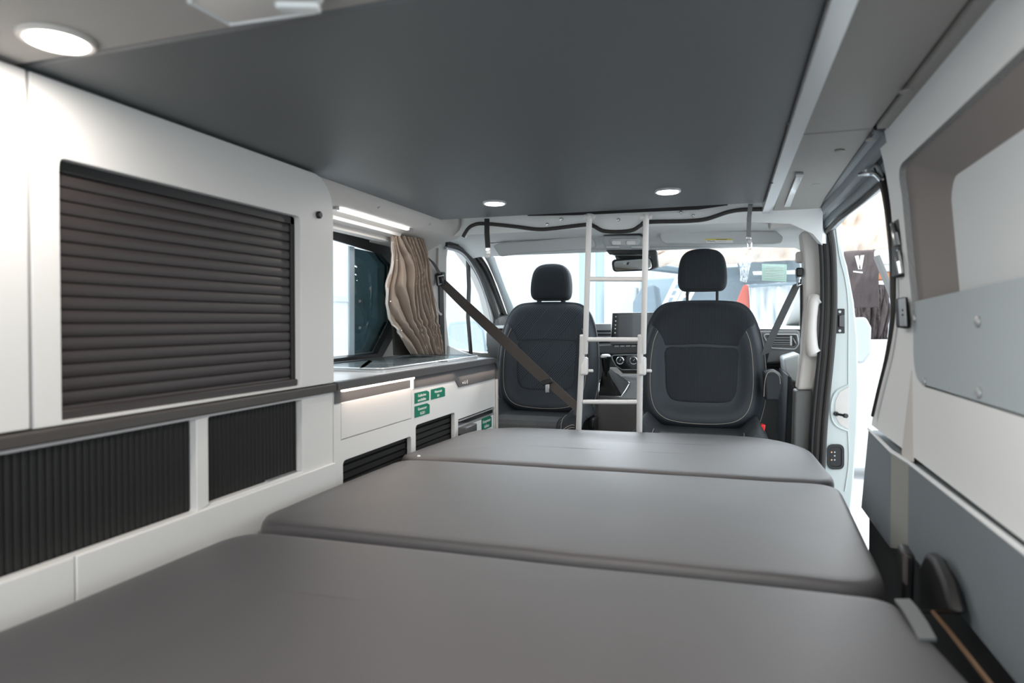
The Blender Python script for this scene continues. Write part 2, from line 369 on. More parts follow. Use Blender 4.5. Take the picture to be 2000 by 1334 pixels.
# ================================================================== CAB DOOR (left): frame, seals, pane
for nm, pxs, r, m in (('door_1', [(868, 478), (905, 489), (935, 527), (957, 578), (973, 632), (978, 694)], .018, 'rubber'),
                      ('trim_12', [(874, 470), (912, 482), (946, 520), (968, 570), (984, 612), (997, 640)], .017, 'rubber'),):
    MB().tube(spline([onL(u, v, .015) for u, v in pxs], 6), r, 10).build(nm, m, kind='structure')
d1 = bpy.data.objects['door_1']
MB().tube(spline([onL(u, v, .03) for u, v in [(870, 484), (903, 496), (929, 534), (948, 582), (961, 640), (964, 690)]], 6), .007, 8).build('seal', 'silver', d1)
MB().ribbon([onL(914, 505, .008), onL(916, 560, .008), onL(914, 620, .008), onL(920, 694, .008)], (0, .03, 0), .012).build('window_bar', 'rubber', d1)
MB().add([onL(u, v, -.01) for u, v in cab_px], [tuple(range(len(cab_px)))]).build('pane', 'glass', d1, solid=.004)
MB().prism([onL(u, v, .0) for u, v in [(868, 672), (893, 683), (935, 697), (990, 700), (1010, 760), (868, 760)]], NL * .03).build('door_trim', 'head', d1, bev=.006)
MB().prism([onL(u, v, .0) for u, v in [(964, 618), (984, 612), (1000, 650), (1000, 700), (964, 700)]], NL * .035).build('corner_trim', 'dash', d1, bev=.006)
# B pillar trim on the left
MB().prism([onL(u, v, .0) for u, v in [(815, 468), (870, 472), (864, 520), (864, 600), (872, 676), (872, 720), (800, 720)]], NL * .02).build('trim_13', 'trim', bev=.008, kind='structure')
MB().prism([onL(u, v, .02) for u, v in [(856, 555), (864, 555), (866, 640), (868, 700), (858, 700)]], NL * .006).build('trim_14', 'rubber', kind='structure')
# left side window above the kitchen
w1 = MB(); wo = [onL(u, v, .012) for u, v in [(600, 445), (764, 484), (774, 520), (774, 640), (742, 698), (600, 716)]]
wo[0] = pL(1.58, .345, .012); wo[-1] = pL(1.58, -.163, .012); wi = [pL(p.y, p.z, .012) for p in win]
rings = []
for d in (0, .022): rings.append([p + NL * (d - .012) for p in wo])
rings += [[p + NL * .012 for p in wi], [p - NL * .03 for p in wi]]
W1 = w1.loft(rings, False, False).build('window_1', 'black', kind='structure')
MB().add([pL(p.y, p.z, -.015) for p in win], [tuple(range(len(win)))]).build('pane', 'glass', W1, solid=.004)
tp = [onL(u, v, -.003) for u, v in [(687, 484), (735, 494), (757, 520), (757, 630), (728, 688), (687, 697)]]
MB().add(tp, [tuple(range(6))]).build('tinted_pane', 'tint', W1, solid=.004)
MB().prism([onL(u, v, .0) for u, v in [(680, 480), (690, 482), (690, 698), (680, 699)]], NL * .006).build('window_bar', 'steelblue', W1)
for u, v in ((702, 588), (702, 640)): MB().lathe([(.006, 0), (.006, .004), (.002, .006)], onL(u, v, .0), NL, 10).build('snap_stud', 'silver', W1)
MB().tube([pL(1.6, -.155, .03), pL(2.3, -.155, .03)], .008, 8).build('lower_rail', 'rubber', W1)
# locker / trim above the kitchen window
prf = [(-1.03, .392), (-1.037, .372), (-1.065, .348), (-1.08, .342), (-1.13, .338), (-1.155, .328), (-1.16, .318), (-1.20, .316), (-1.205, .300), (-1.245, .300), (-1.25, .283 + .06), (-1.36, .343), (-1.36, .47), (-1.03, .47)]
MB().loft([[(x, y, z) for x, z in prf] for y in (1.40, 2.18, )], True, True).build('trim_15', 'trim', kind='structure')
prf2 = [(-1.03, .392), (-1.037, .372), (-1.065, .348), (-1.08, .342), (-1.13, .338), (-1.20, .330), (-1.26, .31), (-1.30, .30), (-1.36, .30), (-1.38, .343), (-1.36, .343), (-1.36, .343), (-1.36, .47), (-1.03, .47)]
prf3 = [(-1.07, .392), (-1.08, .382), (-1.10, .372), (-1.12, .36), (-1.16, .35), (-1.20, .340), (-1.26, .31), (-1.30, .30), (-1.36, .30), (-1.38, .343), (-1.36, .343), (-1.36, .343), (-1.36, .47), (-1.07, .47)]
MB().loft([[(x, 2.181, z) for x, z in prf2], [(x, 2.45, z) for x, z in prf2], [(x, 2.62, z) for x, z in prf3]]).build('trim_16', 'trim', kind='structure')
for u, v in ((771, 404), (870, 437)):
    p = at(u, v, Z=.36); MB().lathe([(.006, -.004), (.006, .001), (.003, .002)], (-1.049, p.y, .362), (1, 0, -.8), 10).build('trim_17', 'silver', kind='structure')
# roof aperture fascia between bed and cab, with its wavy rubber seal
sealpx = [(905, 463), (914, 448), (925, 440), (945, 437), (1000, 442), (1050, 448), (1085, 446), (1145, 439), (1160, 442), (1178, 451), (1205, 453), (1235, 450), (1252, 440), (1265, 434), (1340, 432), (1380, 428), (1420, 415), (1450, 410), (1495, 409)]
seal = spline([at(u, v, Y=2.44) for u, v in sealpx], 5)
MB().loft([[p, Vector((p.x, 2.44, .47)), Vector((p.x, 2.47, .47)), p + Vector((0, .03, 0))] for p in seal]).build('trim_18', 'head', kind='structure')
MB().loft([[(x, 2.430, z0_), (x, 2.437, z0_), (x, 2.437, .44), (x, 2.430, .44)] for x, z0_ in ((-.74, .412), (-.55, .405), (-.1, .402), (.0, .412))]).build('gap_shade_strip', 'black', kind='structure')  # black strip standing in for the dark gap between bed and fascia
MB().tube([p + Vector((0, -.004, 0)) for p in seal], .0075, 8).build('trim_19', 'rubber', kind='structure')
for k, (u, v) in enumerate([(1096, 428), (1069, 438), (1208, 429), (1330, 415), (1354, 421)]):
    MB().lathe([(.0065, 0), (.0065, .002), (.003, .004)], at(u, v, Y=2.438), (0, -1, 0), 12).build('trim_20', 'chrome', kind='structure')
# right overhead trim
MB().box((.145, -.35, .40), (.285, 1.52, .46)).build('trim_21', 'trimg', bev=.003, kind='structure')
MB().loft([[(.145, 1.523, .40), (.287, 1.523, .40), (.287, 1.523, .46), (.145, 1.523, .46)], [(.15, 2.30, .395), (.297, 2.30, .395), (.297, 2.30, .46), (.15, 2.30, .46)],
           [(.152, 2.55, .385), (.305, 2.5, .388), (.305, 2.5, .46), (.152, 2.55, .46)]]).build('trim_22', 'trimg', bev=.003, kind='structure')
MB().loft([[(.150, 2.50, .402), (.31, 2.46, .405), (.31, 2.46, .46), (.150, 2.5, .46)], [(.150, 2.56, .376), (.315, 2.54, .388), (.315, 2.54, .46), (.150, 2.56, .46)],
           [(.150, 2.68, .352), (.318, 2.66, .375), (.318, 2.66, .46), (.150, 2.68, .46)], [(.150, 2.74, .365), (.32, 2.74, .385), (.32, 2.74, .46), (.150, 2.74, .46)]], True, True).build('trim_23', 'trim', bev=.006, kind='structure')
MB().box((.288, -.35, .392), (.335, 1.50, .45)).build('trim_24', 'trimg', bev=.002, kind='structure')
for u, v in ((1770, 178), (1701, 272), (1640, 294), (1594, 359), (1577, 387)):
    MB().lathe([(.011, 0), (.011, -.002), (.006, -.003)], at(u, v, Z=.391 if u > 1690 else .398), (0, 0, 1), 14).build('trim_25', 'trimg', kind='structure')
# light coloured rail beside the bed
rl = MB(); rp = [(.113, .372), (.135, .372), (.135, .380), (.145, .380), (.145, .392), (.150, .392), (.150, .44), (.113, .44)]
rl.loft([[(x, y, z) for x, z in rp] for y in (-.3, 2.40)]).build('trim_26', 'alu', kind='structure')
for u, v in ((1539, 240), (1507, 357)):
    MB().lathe([(.004, 0), (.004, -.002)], at(u, v, Z=.372), (0, 0, 1), 10).build('trim_27', 'black', kind='structure')
# sliding-door header: channel of metal and rubber along the opening
hp = [(.292, .402), (.305, .392), (.312, .372), (.322, .366), (.335, .378), (.345, .374), (.352, .352), (.372, .345), (.40, .36), (.40, .46), (.292, .46)]
MB().loft([[(x, 1.53, z) for x, z in hp], [(x + .003, 2.1, z + .002) for x, z in hp], [(x - .004, 2.5, z + .006) for x, z in hp], [(x - .010, 2.76, z - .01) for x, z in hp]]).build('trim_28', 'track', sharp=20, kind='structure')
MB().tube([(.290, 1.52, .399), (.293, 2.1, .400), (.298, 2.5, .398)], .004, 6).build('trim_29', 'black', kind='structure')
MB().tube([(.366, 1.56, .346), (.368, 2.1, .348), (.362, 2.5, .352), (.350, 2.74, .335)], .008, 8).build('trim_30', 'rubber', kind='structure')
# seal down the rear edge of the opening
pts = [at(u, v, X=.35) for u, v in [(1700, 292), (1712, 320), (1728, 370), (1737, 430), (1743, 500), (1744, 560), (1743, 620), (1733, 690), (1716, 760), (1704, 812)]]
MB().tube(spline(pts, 6), .006, 8, rs=[.011 - .007 * min(1, i / 45) for i in range(55)]).build('trim_31', 'rubber', kind='structure')
# front side of the opening: B pillar with trim, rubber seal and painted jamb
MB().prism(pxY([(1564, 452), (1601, 446), (1609, 500), (1611, 600), (1606, 690), (1590, 762), (1557, 762), (1567, 690), (1572, 600), (1571, 520)], 2.78), (0, .10, 0)).build('trim_32', 'trim', bev=.010, kind='structure')
MB().prism(pxY([(1553, 763), (1588, 763), (1583, 850), (1578, 1000), (1545, 1000), (1550, 860)], 2.77), (0, .10, 0)).build('trim_33', 'dash', bev=.008, kind='structure')
sp = [(1607, 436), (1615, 480), (1618, 540), (1618, 610), (1613, 690), (1605, 770), (1599, 840), (1594, 940), (1590, 1040)]
MB().tube(spline(pxY(sp, 2.73), 6), .017, 10).build('trim_34', 'rubber', kind='structure')
MB().tube(spline(pxY([(u + 11, v) for u, v in sp], 2.71), 6), .011, 10).build('trim_35', 'rubber', kind='structure')
MB().tube(spline(pxY([(u - 11, v) for u, v in sp], 2.73), 6), .010, 10).build('trim_36', 'black', kind='structure')
jo = [(1600, 425), (1627, 405), (1640, 470), (1655, 520), (1668, 590), (1675, 660), (1677, 760), (1674, 850), (1666, 960), (1655, 1060), (1585, 1060), (1600, 850), (1615, 650)]
JY = 2.74
JB = MB().prism(pxY(jo, JY), (0, .12, 0)).build('wall_b_pillar', 'whitep', bev=.006, kind='structure')
MB().tube(spline(pxY([(1632, 440), (1640, 500), (1651, 545), (1657, 600), (1657, 700), (1657, 752)], JY - .001), 5), .003, 6).build('crease', 'whitep', JB)
rc = spline(pxY([(1657, 752), (1634, 764), (1624, 785), (1624, 815), (1634, 832), (1656, 842)], JY - .001), 5)
MB().tube(rc, .0045, 6).build('recess_edge', 'whitep', JB)
MB().prism(pxY([(1657, 756), (1640, 766), (1631, 785), (1631, 812), (1640, 828), (1657, 838)], JY - .002), (0, .003, 0)).build('recess_plate', 'trim', JB)
MB().tube(spline(pxY([(1656, 842), (1658, 900), (1650, 960)], JY - .001), 5), .003, 6).build('crease', 'whitep', JB)
# ================================================================== BED IN THE ROOF
bp_ = thing('roof_bed_board', 'dark grey felt-covered underside of the raised roof bed, filling the ceiling', 'bed', (-.45, 1.4, .385))
MB().box((-1.035, .705, .385), (.112, 2.262, .42)).build('board', 'bed', bp_, bev=.006)
MB().box((-1.033, 2.262, .388), (.112, 2.270, .418)).build('edge_trim', 'black', bp_)
rb = MB().box((-1.035, -.35, .385), (.112, .702, .42)).build('rear_ceiling_board', 'rear', bev=.005)
tag(rb, 'grey rear ceiling board, lamp glow lightening its colour, holding one round lamp', 'ceiling board')
def downlight(u, v, r, label, power):
    p = at(u, v, Z=.383); t = thing('ceiling_lamp', label, 'lamp', p, 'round lamps in the ceiling')
    MB().lathe([(r * .80, .001), (r * .82, -.004), (r * .95, -.005), (r, -.003), (r, .004), (r * .8, .004)], p, (0, 0, 1), 32).build('bezel', 'trim' if r > .045 else 'alu', t)
    MB().lathe([(r * .80, -.002), (r * .80, -.0055), (r * .5, -.0062), (0, -.0065)], p, (0, 0, 1), 32).build('diffuser', 'led', t)
    area('ceiling_lamp_light', (p.x, p.y, p.z - .0068), r * 1.2, power, (1, .93, .85))
downlight(112, 77, .046, 'round lit ceiling lamp in the light rear board above the white cabinets', .8)
downlight(1088, -84, .046, 'unseen round ceiling lamp added at the right end of the light rear board', 2.3)  # added above the view to brighten the right wall
downlight(966, 396, .038, 'round lit ceiling lamp at the dark board\'s front edge, nearer the kitchen', .9)
downlight(1304, 373, .038, 'round lit ceiling lamp in the dark board to the right of the ladder top', .9)
# translucent catch at the top of the picture
cf = thing('ceiling_vent', 'translucent white plastic vent housing on the rear ceiling board', 'vent', at(500, 15, Z=.38))
pc = [at(368, 0, Z=.372), at(448, 44, Z=.372), at(618, 20, Z=.372), at(628, -2, Z=.372), at(560, -60, Z=.372), at(400, -60, Z=.372)]
cen = sum(pc, Vector()) / 6
MB().loft([[cen + (p - cen) * 1.0 + Vector((0, 0, .012)) for p in pc], pc, [cen + (p - cen) * .9 - Vector((0, 0, .004)) for p in pc]]).build('housing', 'trim', cf, bev=.004)
MB().tube([cen + (p - cen) * .98 - Vector((0, 0, .001)) for p in pc], .004, 8, closed=True).build('rim', 'clear', cf)
MB().cbox(at(583, 14, Z=.364), (.05, .018, .008), Matrix.Rotation(.35, 3, 'Z')).build('latch', 'clear', cf, bev=.003)
# ================================================================== CABINETS ON THE LEFT
XF = -1.0
def corrug(pts_fn, n, amp): pass
wd = thing('wardrobe', 'plain white wardrobe door at the left edge of the picture', 'cabinet', (-1.2, .3, -.165))
MB().box((XF - .02, -.3, -.163), (XF, .703, .378)).build('door', 'white', wd, bev=.002)
MB().box((-1.27, -.3, -.163), (XF - .022, .700, .376)).build('body', 'white', wd)
tc_ = thing('tall_cabinet', 'tall white cabinet with a rounded top corner and closed roller shutter', 'cabinet', (-1.2, 1.1, -.165))
out = [(.708, -.164), (1.503, -.164)] + [(1.503 - .085 + .085 * math.cos(a), .378 - .085 + .085 * math.sin(a)) for a in [k * math.pi / 16 for k in range(9)]] + [(.708, .378)]
hole = [(p.x, p.y) for p in roundpoly([(.753, -.158), (1.362, -.158), (1.362, .258), (.753, .258)], [.004, .012, .012, .012])]
panel('front_frame', yz(XF, out), [yz(XF, hole)], (-.018, 0, 0), 'white', tc_, bev=.0015)
sh = [(1.503, -.164)] + out[2:-1] + [(.708, .378)]
inn = [(y - (.016 if y > 1.3 else 0) * (1), z - .016) for y, z in sh]; inn[0] = (1.487, -.164)
MB().loft([[Vector((XF - .019, y, z)) for y, z in sh] , [Vector((-1.28, y, z)) for y, z in sh], [Vector((-1.28, y, z)) for y, z in inn], [Vector((XF - .019, y, z)) for y, z in inn]], False, False, closed=False).build('side_panel', 'white', tc_, sharp=50)
sl = MB(); n = 19; H0, H1 = -.158, .262; pitch = (H1 - H0) / n; pr = []
for i in range(n):
    z0 = H0 + i * pitch
    for q, dx in ((0, -.004), (.08, -.0005), (.3, .001), (.7, .001), (.92, -.0005), (.97, -.004)): pr.append((XF - .022 + dx, z0 + q * pitch))
sl.loft([[Vector((x, y, z)) for x, z in pr] for y in (.745, 1.352)], closed=False).build('roller_shutter', 'slat', tc_, sharp=25)
MB().box((XF - .040, 1.348, H0), (XF - .018, 1.372, .27)).build('shutter_track', 'black', tc_)
MB().box((XF - .033, .74, .24), (XF - .018, 1.36, .27)).build('shutter_headrail', 'black', tc_)
MB().box((XF - .03, .75, -.160), (XF - .008, 1.36, -.142)).build('shutter_bottom_rail', 'slat', tc_, bev=.003)
kp = at(621, 420, X=XF); MB().lathe([(.0095, 0), (.0095, .006), (.007, .009), (0, .009)], kp, (1, 0, 0), 18).build('push_button', 'black', tc_)
# worktop: the slim dark ledge and the wide kitchen top are one piece
wt = thing('worktop', 'long dark-edged worktop running from the shutter ledge to the rounded kitchen end', 'worktop', (-1.2, 1.5, -.19))
MB().box((-1.36, -.3, -.187), (XF + .012, 1.50, -.166)).build('ledge', 'ledge', wt, bev=.003)
MB().box((-1.40, 1.503, -.185), (XF + .006, 2.735, -.163)).build('top_board', 'top', wt, bev=.003)
arc = [(2.735 + .065 * math.sin(a), -.228 + .065 * math.cos(a)) for a in [k * math.pi / 16 for k in range(9)]]
eo = [(1.503, -.163)] + arc + [(2.80, -.26)]; ei = [(1.503, -.185)] + [(2.735 + .047 * math.sin(a), -.228 + .043 * math.cos(a)) for a in [k * math.pi / 16 for k in range(9)]] + [(2.784, -.26)]
MB().box((XF - .008, 1.503, -.185), (XF + .014, 2.735, -.1625)).loft([[Vector((XF + .014, y, z)), Vector((-1.34, y, z)), Vector((-1.34, v_[0], v_[1])), Vector((XF + .014, v_[0], v_[1]))] for (y, z), v_ in list(zip(eo, ei))[1:]]).build('edge_band', 'edge', wt, sharp=50)
# low cabinet with two tambour doors
lc = thing('low_cabinet', 'low white cabinet with two black ribbed tambour doors under the dark ledge', 'cabinet', (-1.2, .6, -.5))
outer = [(-.3, -.62), (1.498, -.62), (1.498, -.188), (-.3, -.188)]
h1 = [(p.x, p.y) for p in roundpoly([(-.2, -.378), (1.027, -.378), (1.027, -.194), (-.2, -.194)], .006)]
h2 = [(p.x, p.y) for p in roundpoly([(1.058, -.372), (1.366, -.372), (1.366, -.194), (1.058, -.194)], .006)]
panel('front_frame', yz(XF, outer), [yz(XF, h1), yz(XF, h2)], (-.018, 0, 0), 'white', lc, bev=.0015)
for (a, b2) in ((-.2, 1.03), (1.055, 1.370)):
    pr = []; nn_ = int((b2 - a) / .0125)
    for i in range(nn_):
        y0 = a + i * (b2 - a) / nn_; pp = (b2 - a) / nn_
        for q, dx in ((0, -.004), (.2, -.0005), (.5, .0008), (.8, -.0005)): pr.append((XF - .020 + dx, y0 + q * pp))
    MB().loft([[Vector((x, y, z)) for x, y in pr] for z in (-.385, -.188)], closed=False).build('tambour_door', 'slat2', lc, sharp=60)
MB().box((XF - .019, 1.25, -.376), (XF - .004, 1.36, -.370)).build('door_rail', 'alu', lc)
MB().box((XF + .000, -.3, -.378), (XF + .006, .766, -.62)).build('plinth_board', 'white', lc, bev=.002)
MB().box((XF + .000, .769, -.378), (XF + .006, 1.50, -.62)).build('plinth_board', 'white', lc, bev=.002)
# kitchen block
kb = thing('kitchen_block', 'white kitchen block with dark fascia, glowing light strip and black slatted vents', 'cabinet', (-1.2, 2.15, -1.07))
MB().box((-1.38, 1.51, -1.06), (XF - .05, 2.34, -.19)).build('body', 'white', kb)
v1 = [(p.x, p.y) for p in roundpoly([(1.545, -.60), (1.952, -.60), (1.952, -.383), (1.545, -.383)], .015)]
v2 = [(p.x, p.y) for p in roundpoly([(1.985, -.52), (2.318, -.52), (2.318, -.352), (1.985, -.352)], .015)]
fr_h = [(2.352, -.8), (2.768, -.8), (2.768, -.385), (2.352, -.385)]
dr_h = [(1.535, -.325), (1.957, -.325), (1.957, -.186), (1.535, -.186)]
panel('front_panel', yz(XF, [(1.502, -1.06), (2.782, -1.06), (2.782, -.186), (1.502, -.186)]), [yz(XF, h) for h in (v1, v2, fr_h, dr_h)], (-.016, 0, 0), 'white', kb, bev=.001)
dr = MB().box((XF - .016, 1.537, -.323), (XF + .001, 1.953, -.222)).build('drawer', 'white', kb, bev=.002)
MB().box((XF - .016, 1.537, -.2215), (XF - .001, 1.950, -.192)).build('drawer_pull', 'grey_lam', dr, bev=.001)
MB().box((XF - .006, 1.54, -.1915), (XF + .008, 1.962, -.1865)).build('light_strip', 'ledw', kb)
MB().box((XF - .010, 1.956, -.224), (XF + .002, 1.962, -.187)).build('light_strip', 'ledw', kb)
MB().box((XF + .0005, 1.503, -.222), (XF + .002, 1.533, -.187)).build('fascia', 'grey_lam', kb)
fas = MB().prism(yz(XF + .0005, [(1.968, -.187), (1.968, -.224), (2.318, -.228), (2.352, -.258), (2.772, -.258), (2.780, -.215), (2.755, -.187)]), (.003, 0, 0)).build('fascia', 'grey_lam', kb)
for i, s_ in enumerate(('ψ', 'U', 'Ø')):
    p = at(903 + i * 4.5, 746.5 - i * 1.1, X=XF + .0045)
MB().lathe([(.004, 0), (.004, .001)], at(904, 748, X=XF + .0035), (1, 0, 0), 10).build('pictogram', 'paper', fas)
MB().tube([at(u, v, X=XF + .004) for u, v in ((907, 744), (907, 749), (910, 748.5), (910, 743.5))], .0009, 5).build('pictogram', 'paper', fas)
MB().tube([at(u, v, X=XF + .004) for u, v in ((912.5, 742), (912.5, 749))], .0012, 5).build('pictogram', 'paper', fas)
for vv, (y0, y1, z0, z1) in ((v1, (1.54, 1.957, -.60, -.38)), (v2, (1.98, 2.322, -.52, -.348))):
    pr = []; n = int((z1 - z0) / .02)
    for i in range(n):
        zz = z0 + i * (z1 - z0) / n
        for q, dx in ((0, -.010), (.1, 0), (.8, .0), (.9, -.010)): pr.append((XF - .020 + dx, zz + q * (z1 - z0) / n))
    MB().loft([[Vector((x, y, z)) for x, z in pr] for y in (y0, y1)], closed=False).build('vent_grille', 'slat2', kb, sharp=30)
MB().box((XF - .001, 2.783, -1.06), (XF + .008, 2.802, -.262)).build('end_edge', 'trim', kb, bev=.002)
MB().box((-1.38, 2.783, -1.06), (XF - .002, 2.80, -.24)).build('end_panel', 'grey_lam', kb)
# fridge drawer
fg = thing('fridge', 'black-framed fridge drawer with a chunky dark handle at the kitchen\'s far end', 'fridge', (-1.2, 2.56, -1.0))
MB().box((XF - .3, 2.356, -.80), (XF - .004, 2.764, -.389)).build('body', 'blackg', fg, bev=.003)
MB().box((XF - .004, 2.356, -.3935), (XF + .003, 2.764, -.3895)).build('trim_strip', 'alu', fg)
MB().box((XF - .004, 2.356, -.417), (XF + .003, 2.764, -.413)).build('trim_strip', 'alu', fg)
MB().box((XF - .004, 2.50, -.8), (XF + .001, 2.752, -.420)).build('front_plate', 'paper', fg)
hy = at(925, 822, X=XF + .02).y
MB().box((XF - .003, hy - .11, -.445), (XF + .034, hy + .005, -.415)).build('handle', 'grey_lam', fg, bev=.004)
def sticker(poly, lines, lab, X=XF + .0006, bg='green'):
    P = [at(u, v, X=X) for u, v in poly]; y0 = min(p.y for p in P); y1 = max(p.y for p in P)
    z1 = max(p.z for p in P); z0 = min(p.z for p in P)
    z1 = at(poly[0][0], poly[0][1], X=X).z; z0 = at(poly[-1][0], poly[-1][1], X=X).z
    h = z1 - z0; wd_ = y1 - y0
    o = MB().prism([Vector((X, y0, z1)), Vector((X, y1 - .18 * wd_, z1)), Vector((X, y1, z1 - .2 * h)), Vector((X, y1, z0)), Vector((X, y0, z0))], (.0005, 0, 0)).build('sticker', bg)
    tag(o, lab, 'sticker', 'green stickers on the kitchen front')
    for i, l in enumerate(lines):
        text('lettering', l, min(h * .36, wd_ / len(l) * 1.75), (X + .0008, (y0 + y1) / 2, z0 + h * (.66 - .42 * i)), (0, 1, 0), (0, 0, 1), 'paper', o)
sticker([(809.5, 768), (838, 762), (838, 784), (809.5, 789)], ['Gasflaschen', 'anschließbar'], 'green label with two full lines of writing, upper one at the far left')
sticker([(841.5, 761), (869, 754), (869, 775), (841.5, 781)], ['Wassertank', '30 l'], 'green label catching the glare, to the right of the other two')
sticker([(809.5, 794), (839, 788), (839, 810), (809.5, 816.5)], ['Grauwasser', '10-20 l'], 'deep green label below the others, directly above the far slatted vent')
sticker([(940.5, 818), (960, 812), (960, 838), (940.5, 842)], ['Kompressor', 'kühlbox'], 'green label on the white fridge front, partly behind the mattress', X=XF + .0016)
# hob and sink lid
gl = thing('glass_lid', 'clear glass lid with a chrome edge lying over the hob on the worktop', 'hob lid', (-1.2, 2.25, -.16))
lp = lambda d, z: [Vector((p.x, p.y, z)) for p in roundpoly([(-1.045, 1.84), (-1.045, 2.70), (-1.375, 2.70), (-1.375, 1.84)], .035, d)]
MB().loft([lp(0, -.1625), lp(0, -.157), lp(.004, -.156)]).build('steel_rim', 'alu', gl)
MB().loft([lp(.012, -.1615 + .006), lp(.012, -.1550)]).build('hob_well', 'sheet', gl)
MB().loft([lp(.002, -.1535), lp(.002, -.1495)]).build('glass', 'lid', gl)
MB().loft([lp(.001, -.1538), lp(-.001, -.1515), lp(.001, -.1492), lp(.004, -.1490)], False, False).build('glass_edge', 'alu', gl)
MB().cbox(at(865, 706, Z=-.148), (.02, .045, .003)).build('grip_slot', 'black', gl, bev=.001)
for y in (2.1, 2.42): MB().lathe([(.05, 0), (.05, .002), (.03, .003)], (-1.2, y, -.1549), (0, 0, 1), 24).build('burner', 'silver', gl)
tg = MB().prism([at(u, v, X=-1.12) for u, v in [(702, 720), (707, 713), (719, 704), (726, 706), (712, 717)]], (.0, .006, .001))
tag(tg.build('paper_tag', 'jamb', bev=.001), 'small brown tag standing at the near corner of the glass lid', 'tag')
# ledge LED strip on the locker trim
ls = thing('strip_light', 'long narrow lit strip lamp under the trim above the kitchen window', 'lamp', at(730, 428, Z=.335))
a_, b_ = at(659, 408, Z=.336), at(803, 447, Z=.336)
MB().box((-1.111, a_.y, .3325), (-1.099, b_.y, .339)).build('diffuser', 'led', ls, bev=.001)
MB().box((-1.114, b_.y, .331), (-1.096, b_.y + .03, .340)).build('end_cap', 'silver', ls, bev=.002)
MB().box((-1.114, a_.y - .02, .331), (-1.096, a_.y, .340)).build('end_cap', 'silver', ls, bev=.002)
area('strip_light_light', (-1.105, (a_.y + b_.y) / 2, .3322), .010, .25, (1, .95, .93), shape='RECTANGLE', sy=b_.y - a_.y)
area('drawer_light', (XF + .018, 1.745, -.197), .004, .07, (1, .78, .62), rot=(0, 0, 0), shape='RECTANGLE', sy=.40)
area('fascia_light', (XF + .018, 2.56, -.215), .004, .06, (1, .80, .66), shape='RECTANGLE', sy=.40)
area('fascia_light', (XF + .018, 2.14, -.197), .004, .05, (1, .80, .66), shape='RECTANGLE', sy=.33)
# right strip lamp
rs = thing('strip_light', 'short strip lamp set in the grey overhead trim at the right', 'lamp', at(1548, 372, Z=.396))
q = [at(u, v, Z=.395) for u, v in [(1556, 340), (1568, 340), (1541, 407), (1529, 407)]]
MB().prism(q, (0, 0, -.004)).build('diffuser', 'clear', rs, bev=.001)
MB().prism([at(u, v, Z=.3955) for u, v in [(1554, 337), (1570, 337), (1568, 343), (1555, 343)]], (0, 0, -.005)).build('end_cap', 'silver', rs)
# round socket at the front left of the trim
o = thing('ceiling_socket', 'round black socket in the pale trim beside the black strap', 'socket', at(909, 438, Y=2.55))
n_ = Vector((.5, -1, -.25)).normalized()
MB().lathe([(.020, -.01), (.020, .002), (.016, .004), (.014, .001), (0, .001)], at(907, 438, Y=2.52), n_, 20).build('socket_ring', 'black', o)
MB().lathe([(.010, .0), (.010, .005), (0, .005)], at(907, 438, Y=2.52), n_, 16).build('socket_insert', 'darkblue', o)
# ================================================================== MATTRESS
def cushion(name, pts, rad, label, wavy=0):
    zt_, zb = -.42, -.515; t = thing('mattress_cushion', label, 'mattress', (sum(p[0] for p in pts) / 4, sum(p[1] for p in pts) / 4, zb), 'grey mattress cushions of the bed')
    rings = []
    for ins, z in ((.02, zb), (.004, zb + .012), (0, zb + .03), (0, zt_ - .022), (.003, zt_ - .011), (.008, zt_ - .004), (.016, zt_ - .001), (.035, zt_), (.10, zt_ + .002), (.25, zt_ + .003)):
        r = [Vector((p.x, p.y, z)) for p in roundpoly(pts, rad, ins, 10)]
        rings.append(r)
    # densify and add soft unevenness
    def dens(r):
        o = []
        for i in range(len(r)):
            a, b2 = r[i], r[(i + 1) % len(r)]; o.append(a)
            for k in range(1, 12): o.append(a.lerp(b2, k / 12))
        return o
    rings = [dens(r) for r in rings]
    for r in rings:
        for p in r:
            p.z += .0022 * noise.noise(Vector((p.x * 6, p.y * 6, 1))); p.x += wavy * noise.noise(Vector((p.y * 9, 3, 0)))
    MB().loft(rings).build('cover', 'mattress', t, sharp=80)
    MB().tube(dens([Vector((p.x, p.y, zb + .012)) for p in roundpoly(pts, rad, -.0015, 6)])[::3], .0025, 5, closed=True).build('piping', 'cloth', t)
    return t
cushion('a', [(-.985, -.25), (.43, -.25), (.245, 1.122), (-.93, 1.082)], [.03, .03, .05, .09], 'nearest and widest dark grey mattress cushion, across the bottom of the picture', .006)
c2 = cushion('b', [(-.965, 1.118), (.250, 1.156), (.280, 1.862), (-.955, 1.794)], [.09, .09, .07, .08], 'middle grey mattress cushion between the two seams')
c3 = cushion('c', [(-.985, 1.812), (.282, 1.885), (.26, 2.56), (-.93, 2.46)], [.05, .08, .28, .24], 'farthest grey mattress cushion with rounded corners, before the front seats')
o = MB().lathe([(.005, 0), (.006, .003), (.004, .006), (0, .007)], at(818, 893, Z=-.425), (0, 0, 1), 12).build('snap_button', 'paper'); tag(o, 'tiny white snap button in the seam behind the middle cushion', 'button')
bb = thing('bed_base', 'black bed base box under the grey mattress cushions', 'bed base', (-.35, 1.1, VF))
MB().box((-.93, -.2, VF), (.18, 2.30, -.522)).build('box', 'vanfloor', bb, bev=.005)
MB().box((.20, -.1, -.60), (.225, 2.2, -.545)).build('side_rail', 'black', bb)
